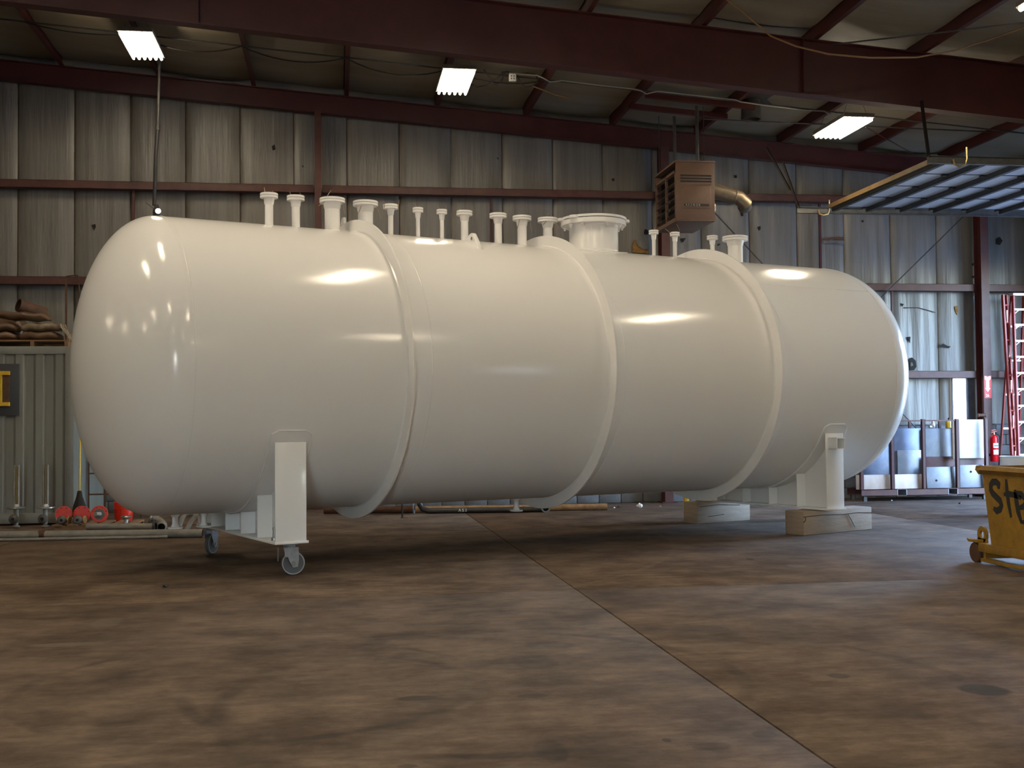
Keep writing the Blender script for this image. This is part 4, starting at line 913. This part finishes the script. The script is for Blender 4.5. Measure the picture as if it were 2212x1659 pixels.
pipe('thin_bar', (A.x-1, A.y+.2, .02), (B.x, B.y, .02), .02, 'grey_pipe', 'thin grey bar lying on the floor in front of the long pipe', bore=False)
A, B = onw(188, 1142, 16.75), onw(332, 1138, 16.55); r = .045
t = pipe('floor_pipe', (A.x, 16.75, r+.05), (B.x, 16.55, r+.05), r, 'grey_pipe', 'short grey pipe with an end flange on blocks behind the long pipe')
MB().lathe([(.05, 0), (.085, 0), (.085, .03), (.05, .03)], (B.x, 16.55, r+.05), (1, -.14, 0), 24).build('end_flange', 'black_pipe', t)
for u in (.3, .8): MB().box((A.x+(B.x-A.x)*u-.04, 16.55, 0), (A.x+(B.x-A.x)*u+.04, 16.85, .05)).build('block', 'rust_dark', t)
c = onw(350, 1132, 16.9)
t = thing('elbow_fitting', 'grey pipe elbow with an open dark mouth beside the flanged pipe', 'fitting', (c.x, 16.9, 0))
MB().lathe([(.05, .2), (.062, .17), (.07, .06), (.07, 0), (.048, 0)], (c.x, 16.9, .075), (.1, -1, 0), 22).lathe([(.05, 0.02), (.06, 0.02)], (c.x, 16.9, .075), (.1, -1, 0), 22).build('mouth', 'grey_pipe', t)
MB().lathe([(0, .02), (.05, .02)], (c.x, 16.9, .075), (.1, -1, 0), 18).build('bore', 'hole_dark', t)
MB().tube([(c.x, 17.05, .075), (c.x-.06, 17.12, .12), (c.x-.16, 17.15, .17)], .055, 16).build('bend', 'grey_pipe', t)
MB().lathe([(0, 0), (.09, 0), (.09, .02), (0, .02)], (c.x-.16, 17.15, .17), (-.9, .1, .4), 22).build('bend_flange', 'galvanised', t)
for px0, px1, yy, lab in ((402, 418, 16.9, 'bent grey pipe leaning up between the two bottom nozzles'), (386, 396, 17.3, 'short grey pipe standing on end behind the first bottom nozzle')):
    a = onw(px0, 1146, yy); b = onw(px1, 1112, yy); t = thing('leaning_pipe', lab, 'pipe', (a.x, yy, 0))
    MB().tube([(a.x, yy, .0), (a.x+(b.x-a.x)*.7, yy+.02, .14), (b.x+.03, yy+.05, .2), (b.x+.12, yy+.08, .2)], .034, 14).build('bent_pipe', 'grey_pipe', t)
    MB().lathe([(.03, 0), (.06, 0), (.06, .016), (.03, .016)], (b.x+.12, yy+.08, .2), (1, .3, 0), 18).build('end_flange', 'galvanised', t)

# ------------------------------------------------------------------ pipes behind the tank
a, b = onw(840, 1104, 19.35), onw(1311, 1095, 19.15); r = .055
pipe('rusty_pipe', (a.x, 19.35, r), (b.x, 19.15, r), r, 'rusty_pipe', 'long pale rusty pipe lying on the floor behind the tank')
a, b = onw(925, 1104, 19.12), onw(1180, 1102, 18.95); r = .045
t = pipe('black_pipe', (a.x, 19.12, r), (b.x, 18.95, r), r, 'black_pipe', 'black pipe with a stencilled grade and upturned elbow')
MB().tube([(a.x, 19.12, r), (a.x-.09, 19.13, r+.03), (a.x-.13, 19.14, r+.10), (a.x-.14, 19.14, r+.16)], r, 16).build('elbow', 'black_pipe', t)
q = onw(990, 1102, 19.03); text_mesh('A53', .07, 'stencil', 'label_white', t, (q.x, 19.025, .03), (1, -.07, 0), (0, 0, 1), extrude=.001, spacing=1.3)
c = onw(1177, 1101, 18.9); t = thing('pipe_coupling', 'open grey pipe coupling lying by the foot of the ring', 'fitting', (c.x, 18.85, 0))
MB().lathe([(.05, 0), (.072, 0), (.075, .02), (.075, .1), (.05, .1)], (c.x, 18.8, .076), (.05, 1, 0), 26).lathe([(.05, .01), (.056, .012)], (c.x, 18.8, .076), (.05, 1, 0), 26).build('coupling_ring', 'plate_grey', t)
MB().lathe([(0, .06), (.052, .06)], (c.x, 18.8, .076), (.05, 1, 0), 20).build('bore', 'hole_dark', t)
a, b = onw(700, 1104, 19.3), onw(893, 1096, 19.1)
t = pipe('flanged_spool', (a.x, 19.3, .075), (b.x, 19.1, .075), .06, 'rust_dark', 'dark rusty pipe spool with a steel flange behind the first ring')
MB().lathe([(.05, 0), (.10, 0), (.10, .02), (.05, .02)], (b.x, 19.1, .10), (1, -.2, 0), 26).build('spool_flange', 'plate_grey', t)
c = onz(869, 1119); t = thing('angle_stake', 'short steel angle stake standing on a foot behind the first ring', 'stake', c)
MB().box((c.x-.014, c.y-.014, 0), (c.x+.014, c.y-.008, .26)).box((c.x-.014, c.y-.014, 0), (c.x-.008, c.y+.014, .26)).build('angle', 'dark_steel', t)
MB().box((c.x-.03, c.y-.03, 0), (c.x+.08, c.y+.03, .008)).build('foot', 'dark_steel', t)
# litter
rnd = random.Random(3)
def litter(px, py, r, m, label, name='paper_scrap', cat='paper'):
    c = onz(px, py)
    def fn(u, v):
        th = 2*math.pi*u; ph = -math.pi/2+math.pi*v; k = r*(.75+.35*math.sin(3*th+px)*math.cos(2*ph)+.2*rnd.random())
        return (c.x+k*math.cos(th)*math.cos(ph), c.y+k*math.sin(th)*math.cos(ph), max(.001, r*.55+k*.7*math.sin(ph)))
    tag(MB().grid(fn, 10, 6, True).build(name, m, at=(c.x, c.y, 0), sharp=20), label, cat)
litter(1382, 1097, .06, 'paper_white', 'crumpled white paper ball on the floor behind the tank')
litter(1327, 1098, .018, 'paper_white', 'tiny pale chip of debris near the rusty pipe end', 'debris_chip', 'debris'); litter(1336, 1096, .02, 'black_pipe', 'tiny black chip of debris near the rusty pipe end', 'debris_chip', 'debris')
litter(1426, 1096, .03, 'wood_pale', 'small tan scrap on the floor beside the far timber', 'debris_chip', 'debris'); litter(357, 1268, .02, 'black_pipe', 'small dark clod on the bare floor left of the caster', 'debris_chip', 'debris')
litter(2074, 1089, .025, 'rust_dark', 'small brown leaf-like scrap in front of the plate rack', 'debris_chip', 'debris'); litter(1926, 1082, .015, 'paper_white', 'tiny white chip under the plate rack', 'debris_chip', 'debris')
c = onw(1484, 1079, 18.4); t = thing('wood_offcut', 'small yellow wood offcut on edge behind the far timber', 'wood', (c.x, 18.4, 0))
MB().box((c.x-.035, 18.4, 0), (c.x+.035, 18.5, c.z+.03)).build('offcut', 'yellow_paint', t, bevel=.004)

# ------------------------------------------------------------------ rack of steel plates
ry0, ry1 = 19.9, 20.5
X = lambda px, y=ry0, py=1000: onw(px, py, y).x
Zp = lambda py, px=2000, y=ry0: onw(px, py, y).z
rk = thing('plate_rack', 'dark red steel rack on a channel base holding upright steel plates', 'rack', ((X(1862)+X(2134))/2, (ry0+ry1)/2, 0))
rx0, rx1 = X(1860), X(2136)
zb0, zb1 = .09, .21
def chan(y, s):
    o = MB(); gaps = [(X(1937), X(1958)), (X(2047), X(2068))]; xs = [rx0]+[g for p_ in gaps for g in p_]+[rx1]
    for i in range(0, len(xs), 2): o.box((xs[i], y, zb0), (xs[i+1], y+.01*s, zb1))
    o.box((rx0, y, zb1-.01), (rx1, y+.07*s, zb1)); o.box((rx0, y, zb0), (rx1, y+.07*s, zb0+.01)); return o
chan(ry0, 1).build('base_channel', 'red_oxide_rusty', rk); chan(ry1, -1).build('base_channel', 'red_oxide_rusty', rk)
for p_ in ((1937, 1958), (2047, 2068)):
    MB().box((X(p_[0]), ry0-.004, zb0+.012), (X(p_[0])+.012, ry1, zb1-.012)).box((X(p_[1])-.012, ry0-.004, zb0+.012), (X(p_[1]), ry1, zb1-.012)).build('fork_pocket', 'plate_grey', rk)
for x in (rx0+.05, rx1-.1):
    for y in (ry0+.02, ry1-.08): MB().box((x, y, 0), (x+.06, y+.06, zb0)).build('foot', 'dark_steel', rk)
for x in (rx0+.3, (rx0+rx1)/2, rx1-.3): MB().box((x-.03, ry0, zb0), (x+.03, ry1, zb0+.012)).build('cross_member', 'red_oxide', rk)
for px in (1862, 1929, 1997, 2070, 2133):
    x = X(px); MB().box((x-.03, ry0, zb1), (x-.024, ry0+.06, 1.44)).box((x-.03, ry0, zb1), (x+.03, ry0+.006, 1.44)).box((x+.024, ry0, zb1), (x+.03, ry0+.06, 1.44)).build('upright', 'red_oxide', rk)
for px in (1967, 2032, 2110):
    x = X(px, ry1-.05); MB().box((x-.02, ry1-.06, zb1), (x+.02, ry1-.02, 1.42)).build('upright', 'red_oxide_rusty', rk)
MB().box((X(1930), ry0+.01, 1.40), (X(2070), ry0+.03, 1.425)).build('top_rail', 'red_oxide_rusty', rk)
def plate(px0, px1, py0, py1, y, m, label, lean=.0, holes=(), th=.012):
    a, b = onw(px0, py1, y), onw(px1, py0, y); z0 = max(zb1, a.z); x0, x1 = a.x, b.x
    t = thing('steel_plate', label, 'plate', ((x0+x1)/2, y, z0), group='plates in the rack')
    MB().hexa([(x0, y, z0), (x1, y, z0), (x1, y+th, z0), (x0, y+th, z0), (x0, y+lean, b.z), (x1, y+lean, b.z), (x1, y+lean+th, b.z), (x0, y+lean+th, b.z)]).build('sheet', m, t, bevel=.002)
    for hx, hy in holes:
        h = onw(hx, hy, y); f = (h.z-z0)/(b.z-z0); MB().lathe([(0, 0), (.02, 0), (.02, .004), (0, .004)], (h.x, y+lean*f-.002, h.z), (0, -1, lean), 14).build('drill_hole', 'hole_dark', t)
plate(1850, 1996, 1024, 1059, ry0+.075, 'plate_rust', 'low white plate with rust runs standing at the tank end of the rack', .01)
plate(2003, 2068, 1008, 1059, ry0+.08, 'plate_grey', 'light grey plate with one small hole between the rack uprights', .02, [(2023, 1038)])
plate(2073, 2130, 1004, 1059, ry0+.09, 'plate_grey', 'light grey plate with one hole at the end of the rack by the column', .02, [(2098, 1019)])
plate(2073, 2131, 906, 990, ry0+.14, 'plate_white', 'bright white ribbed sheet standing high at the rack end', .0)
plate(1998, 2130, 985, 1059, ry0+.19, 'red_oxide_rusty', 'brownish plate standing behind the light grey plates', .02)
plate(1998, 2058, 925, 1059, ry0+.25, 'plate_grey', 'dull grey plate standing tall behind the small yellow tool case', .02)
plate(2058, 2068, 908, 992, ry0+.11, 'wood_pale', 'pale timber strip standing beside the white ribbed sheet', .0, (), .03)
plate(1930, 2000, 925, 1059, ry0+.31, 'plate_blue', 'dark blue grey plate standing tall near the tank end', .02)
plate(1860, 1930, 940, 1059, ry0+.36, 'plate_blue', 'dark blue grey plate half hidden by the round tank end', .02)
plate(1940, 1998, 972, 1059, ry0+.28, 'plate_grey', 'blue grey plate leaning in front of the dark plates', .0)
zt = onw(2050, 925, ry0+.26).z
c = onw(2050, 915, ry0+.27); t = thing('yellow_case', 'small yellow tool bottle standing on the plate tops', 'bottle', (c.x, c.y, zt))
MB().box((c.x-.055, c.y-.04, zt), (c.x+.055, c.y+.04, zt+.14)).build('case', 'yellow_paint', t, bevel=.012)
MB().lathe([(.02, .14), (.02, .18), (.012, .19), (0, .19)], (c.x, c.y, zt), Z, 12).build('cap', 'black_pipe', t)
MB().box((c.x-.012, c.y-.043, zt+.01), (c.x+.03, c.y-.04, zt+.13)).build('label_strip', 'brass', t)
c = onw(2013, 917, ry0+.27); t = thing('metal_fitting', 'shiny metal fitting resting on the grey plate tops', 'fitting', (c.x, c.y, zt))
MB().tube([(c.x-.05, c.y, zt+.03), (c.x+.05, c.y, zt+.03)], .028, 14).lathe([(.03, 0), (.045, .03), (.03, .08), (.015, .12), (0, .12)], (c.x+.02, c.y, zt+.02), Z, 14).build('fitting_body', 'aluminium', t)

# ------------------------------------------------------------------ column sign, spool, extinguisher
yc = 20.5; x = c3
sg = thing('arrow_sign', 'red sign with a white down arrow on the steel column', 'sign', (x, yc-.004, onw(2133, 860, yc).z))
za, zb2 = onw(2133, 812, yc).z, onw(2133, 860, yc).z
MB().box((x-hw3*.85, yc-.004, zb2), (x+hw3*.98, yc-.001, za)).build('sign_plate', 'sign_red', sg)
h = za-zb2; P = lambda u, v: (x+hw3*.78*u, yc-.0055, zb2+h*v)
MB().prism([P(*q) for q in ((-.95, 1.0), (0, .95), (.95, 1.0), (.95, .86), (.5, .80), (.5, .45), (.85, .45), (0, .27), (-.85, .45), (-.5, .45), (-.5, .80), (-.95, .86))], (0, .001, 0)).build('arrow', 'label_white', sg)
text_mesh('FIRE', .035, 'lettering', 'sign_red', sg, (x-.042, yc-.0062, zb2+h*.875), (1, 0, 0), (0, 0, 1), .0004)
text_mesh('26', .072, 'lettering', 'label_white', sg, (x-.045, yc-.0055, zb2+h*.06), (1, 0, 0), (0, 0, 1), .0006)
c = onw(2121, 897, yc-.08); t = thing('cord_spool', 'small brown spool fixed to the steel column above the rack', 'spool', (c.x, yc-.08, c.z-.03))
MB().tube([(c.x-.07, yc-.08, c.z), (c.x+.07, yc-.08, c.z)], .03, 16).build('winding', 'rust_dark', t)
for s in (-.07, .07): MB().tube([(c.x+s-.004, yc-.08, c.z), (c.x+s+.004, yc-.08, c.z)], .036, 16).build('cheek', 'wood_pallet', t)
MB().box((c.x-.005, yc-.08, c.z-.008), (c.x+.005, yc, c.z+.008)).build('arm', 'dark_steel', t)
a, b = onw(2139, 940, 20.32), onw(2156, 997, 20.32); rr = (b.x-a.x)/2; c = (a+b)/2; z0, z1 = b.z, a.z
t = thing('fire_extinguisher', 'red fire extinguisher with white labels hung beside the column', 'extinguisher', (c.x, 20.32, z0))
MB().lathe([(0, 0), (rr*.9, 0), (rr, .012), (rr, (z1-z0)*.86), (rr*.92, (z1-z0)*.93), (rr*.55, (z1-z0)*.99), (rr*.35, z1-z0+.01), (0, z1-z0+.01)], (c.x, 20.32, z0), Z, 32).build('cylinder', 'ext_red', t)
for v0, v1 in ((.52, .70), (.27, .45)):
    MB().lathe([(rr+.0015, (z1-z0)*v0), (rr+.0015, (z1-z0)*v1)], (c.x, 20.32, z0), Z, 12, math.radians(-130), math.radians(-40)).build('label', 'label_white', t)
for k in range(4):
    an = math.radians(-110+k*16); MB().box((c.x+(rr+.002)*math.cos(an)-.008, 20.32+(rr+.002)*math.sin(an)-.002, z0+(z1-z0)*.58), (c.x+(rr+.002)*math.cos(an)+.008, 20.32+(rr+.002)*math.sin(an)+.001, z0+(z1-z0)*(.62+.02*(k % 2)))).build('label_print', 'label_ink', t)
MB().lathe([(.018, 0), (.018, .04), (.012, .05)], (c.x, 20.32, z1+.005), Z, 12).build('valve', 'brass', t)
MB().bar((c.x-.06, 20.30, z1+.05), (c.x+.05, 20.30, z1+.075), .02, .012).bar((c.x-.06, 20.30, z1+.085), (c.x+.03, 20.30, z1+.10), .02, .01).build('handle', 'ext_red', t)
MB().tube([(c.x+.02, 20.3, z1+.04), (c.x+rr+.03, 20.3, z1-.02), (c.x+rr+.025, 20.3, z0+.15)], .012, 8).build('hose', 'black_pipe', t)
MB().box((c.x-.03, 20.32+rr, z0+.1), (c.x+.03, 20.52, z0+.14)).box((c3-.04, 20.49, z0+.08), (c.x+.03, 20.5, z0+.16)).build('bracket', 'dark_steel', t)
c = onw(2162, 960, 20.5); za = onw(2164, 936, 20.5).z
t = thing('green_funnel', 'teal funnel and hose hanging beside the fire extinguisher', 'funnel', (c.x, 20.73, onw(2164, 985, 20.5).z))
MB().lathe([(.045, 0), (.042, -.03), (.012, -.14), (.01, -.2)], (c.x+.02, 20.735, za), Z, 18).build('funnel', 'teal', t)
zl_ = onw(2160, 988, 20.5).z
MB().tube([(c.x-.04, 20.74, za-.05), (c.x-.07, 20.74, za-.2), (c.x-.05, 20.74, zl_+.08), (c.x-.02, 20.74, zl_)], .026, 12).build('hose', 'teal', t)
MB().bar((c.x-.05, 20.76, za+.0), (c.x+.06, 20.76, za+.0), .02, .02).bar((c.x, 20.74, za), (c.x, 20.78, za), .015, .015).build('hook', 'dark_steel', t)

# ------------------------------------------------------------------ ladders at the right end of the wall
def ladder_ext():
    a0, a1 = onw(2166, 637, 20.35), onw(2186, 985, 20.2); d = (a1-a0); f = a1.z/(a0.z-a1.z); foot = a1+d*f
    t = thing('extension_ladder', 'folded red fibreglass ladder leaning on the girts beside the stepladder', 'ladder', (foot.x, foot.y, 0))
    for k, o in enumerate((0, .085)):
        p0 = a0+Vector((o, .02*k, 0)); p1 = foot+Vector((o, .02*k, 0))
        MB().bar(p0, p1, .03, .07, (0, 1, 0)).build('rail', 'ladder_red', t)
    for k in range(11):
        q = a0+(foot-a0)*((k+.6)/11.5); MB().tube([q+Vector((.01, -.01, 0)), q+Vector((.085, -.01, 0))], .02, 10).build('rung_end', 'ladder_red', t)
    for k in range(5):
        q = a0+(foot-a0)*((k*2+1.2)/11.5); MB().bar(q+Vector((.05, -.025, .1)), q+Vector((.05, -.025, -.12)), .012, .006, (0, 1, 0)).build('bright_strip', 'aluminium', t)
ladder_ext()
a0, a1 = onw(2184, 640, 20.35), onw(2199, 985, 19.95); d = a1-a0; foot = a1+d*(a1.z/(a0.z-a1.z)); Wl = .46
t = thing('stepladder', 'tall red fibreglass stepladder with white treads and cap', 'ladder', (foot.x+.25, 20.2, 0))
MB().box((a0.x-.03, a0.y-.12, a0.z), (a0.x+Wl-.1, a0.y+.12, a0.z+.05)).build('top_cap', 'aluminium', t, bevel=.008)
tp = Vector((a0.x, a0.y-.06, a0.z)); ft_ = Vector((foot.x, foot.y, 0))
tr, fr = tp+Vector((Wl-.16, 0, 0)), ft_+Vector((Wl+.06, 0, 0))
for p0, p1 in ((tp, ft_), (tr, fr)): MB().bar(p0, p1, .028, .075, (0, 1, 0)).build('front_rail', 'ladder_red', t)
for p0, p1 in ((tp+Vector((.03, .1, 0)), Vector((foot.x+.06, 20.68, 0))), (tr+Vector((-.03, .1, 0)), Vector((fr.x-.06, 20.68, 0)))): MB().bar(p0, p1, .025, .05, (0, 1, 0)).build('rear_rail', 'ladder_red', t)
for k, py in enumerate((665, 699, 734, 769, 804, 839, 875, 910, 945, 980)):
    z = onw(2195, py, 20.1).z; f = (tp.z-z)/tp.z; l = tp+(ft_-tp)*f; r_ = tr+(fr-tr)*f
    tr_ = MB().hexa([l+Vector((0, -.04, -.03)), r_+Vector((0, -.04, -.03)), r_+Vector((0, .045, -.03)), l+Vector((0, .045, -.03)), l+Vector((0, -.04, 0)), r_+Vector((0, -.04, 0)), r_+Vector((0, .045, 0)), l+Vector((0, .045, 0))]).build('tread', 'aluminium', t)
    MB().bar(l+Vector((.015, -.02, -.09)), l+Vector((.09, -.02, -.03)), .02, .006).build('brace', 'aluminium', tr_)
for k in range(5):
    f = .15+.17*k; p0 = tp+Vector((.03, .1, 0)); q0 = Vector((foot.x+.06, 20.68, 0)); p1 = tr+Vector((-.03, .1, 0)); q1 = Vector((fr.x-.06, 20.68, 0))
    MB().bar(p0+(q0-p0)*f, p1+(q1-p1)*f, .02, .03).build('rear_bar', 'aluminium', t)

# ------------------------------------------------------------------ white drum and yellow hopper
c = onw(2166, 990, 16.5); r = .30; cx = c.x+r; hz = .875
t = thing('white_drum', 'white open steel drum standing behind the yellow hopper', 'drum', (cx, 16.5, 0))
MB().lathe([(0, 0), (r-.01, 0), (r, .012), (r, .28), (r+.01, .29), (r, .30), (r, .57), (r+.01, .58), (r, .59), (r, hz-.015), (r+.008, hz-.01), (r+.008, hz), (r-.004, hz), (r-.006, hz-.1), (r-.006, .1), (0, .09)], (cx, 16.5, 0), Z, 48).build('barrel', 'white_enamel', t)
hp = thing('dump_hopper', 'yellow self-dumping scrap hopper with black sprayed lettering', 'hopper', (6.9, 10.3, 0))
hx, hx2 = 6.35, 7.75; yb, yt, ybk = onx(2142, 1177, hx).y, onx(2123, 1024, hx).y, 8.9
zb_, zt_ = .20, .885
side = [(yt, zt_), (yb, zb_), (yb-.72, zb_), (ybk, .62), (ybk-.12, zt_)]
for x_ in (hx, hx2-.006): MB().prism([(x_, q[0], q[1]) for q in side], (.006, 0, 0)).build('side_panel', 'hopper_yellow', hp)
for k in range(len(side)-1):
    (ya, za), (yc_, zc_) = side[k], side[k+1]
    MB().hexa([(hx, ya, za), (hx2, ya, za), (hx2, yc_, zc_), (hx, yc_, zc_), (hx, ya+.006, za+.004), (hx2, ya+.006, za+.004), (hx2, yc_+.006, zc_+.004), (hx, yc_+.006, zc_+.004)]).build('shell_plate', 'hopper_yellow', hp)
# folded rim all round
rim = lambda o: o.build('rim', 'hopper_yellow', hp)
zr = onx(2116, 1007, hx).z
def rimbar(p0, p1, nrm):
    p0, p1, nrm = Vector(p0), Vector(p1), Vector(nrm)
    prof = [(0, 0), (.055, .045), (.04, .085), (-.03, .085), (-.03, .075), (0, .02)]
    o = MB(); a = [p0+nrm*u+Z*v for u, v in prof]; b = [p1+nrm*u+Z*v for u, v in prof]; k = len(prof); o.v += a+b
    o.f += [(i, (i+1) % k, k+(i+1) % k, k+i) for i in range(k)]+[tuple(reversed(range(k))), tuple(range(k, 2*k))]; return o
rim(rimbar((hx, yt+.05, zt_), (hx, ybk-.16, zt_), (-1, 0, 0))); rim(rimbar((hx-.05, yt, zt_), (hx2+.05, yt, zt_), (0, 1, 0))); rim(rimbar((hx2, yt+.05, zt_), (hx2, ybk-.16, zt_), (1, 0, 0))); rim(rimbar((hx-.05, ybk-.12, zt_), (hx2+.05, ybk-.12, zt_), (0, -1, 0)))
# base frame: upper rail, lower rail, wheels, lifting eye
for x_ in (hx-.05, hx2-.05):
    MB().box((x_, 9.0, .12), (x_+.1, yt+.03, .205)).build('upper_rail', 'hopper_yellow', hp, bevel=.006)
    MB().box((x_+.01, 9.0, .02), (x_+.09, yt+.01, .055)).build('lower_rail', 'hopper_yellow', hp, bevel=.004)
    for y_ in (yt-.02, 9.9, 9.05): MB().box((x_+.03, y_-.04, .05), (x_+.07, y_, .125)).build('post', 'hopper_yellow', hp)
    MB().lathe([(0, -.035), (.095, -.035), (.10, -.028), (.10, .028), (.095, .035), (0, .035)], (x_+.05, yt+.13, .10), (1, 0, 0), 30).build('wheel', 'rust_dark', hp)
    MB().prism([(x_+.0, yt+.03, .205), (x_+.0, yt+.22, .20), (x_+.0, yt+.25, .235), (x_, yt+.20, .225), (x_, yt+.03, .235)], (.1, 0, 0)).build('wheel_guard', 'hopper_yellow', hp)
MB().box((hx, yt-.02, .05), (hx2, yt+.02, .2)).box((hx, 9.0, .05), (hx2, 9.04, .2)).build('cross_beam', 'hopper_yellow', hp)
ey = yt+.06; o = MB()
o.lathe([(.04, -.012), (.085, -.012), (.085, .012), (.04, .012), (.04, -.012)], (hx+.02, ey, .28), (1, 0, 0), 28).build('lifting_eye', 'hopper_yellow', hp)
MB().box((hx+.008, ey-.08, .2), (hx+.032, ey+.08, .245)).build('eye_lug', 'hopper_yellow', hp)
# sprayed letters "Steel" running along the side, strokes laid on the panel
def stroke(pts, wd=.034):
    P = [onx(px, py, hx-.003) for px, py in pts]; o = MB()
    L_ = []; R_ = []
    for i, p_ in enumerate(P):
        d = (P[min(i+1, len(P)-1)]-P[max(i-1, 0)]).normalized(); n_ = Vector((0, -d.z, d.y))*wd*(1 if 0 < i < len(P)-1 else .6); L_.append(p_+n_); R_.append(p_-n_)
    k = len(P); o.v += L_+R_+[q+Vector((.0015, 0, 0)) for q in L_+R_]
    for i in range(k-1): o.f += [(i, i+1, k+i+1, k+i), (2*k+i, 3*k+i, 3*k+i+1, 2*k+i+1)]
    for e in (0, k-1): o.f.append((e, k+e, 3*k+e, 2*k+e))
    o.f += [(i, 2*k+i, 2*k+i+1, i+1) for i in range(k-1)]+[(k+i, k+i+1, 3*k+i+1, 3*k+i) for i in range(k-1)]
    o.build('sprayed_letter', 'spray_black', hp)
stroke([(2157, 1056), (2157, 1046), (2152, 1041), (2144, 1041), (2140, 1048), (2140, 1058), (2144, 1066), (2152, 1074), (2160, 1082), (2163, 1092), (2160, 1100), (2153, 1104), (2146, 1098)])
stroke([(2173, 1035), (2175, 1060), (2178, 1085), (2184, 1118)], .028); stroke([(2168, 1068), (2180, 1067), (2193, 1070), (2206, 1076)], .028)
stroke([(2192, 1058), (2195, 1080), (2199, 1105), (2206, 1128)], .032); stroke([(2195, 1064), (2206, 1068), (2216, 1080), (2212, 1094), (2200, 1098)], .032); stroke([(2204, 1128), (2216, 1128), (2226, 1122)], .024)
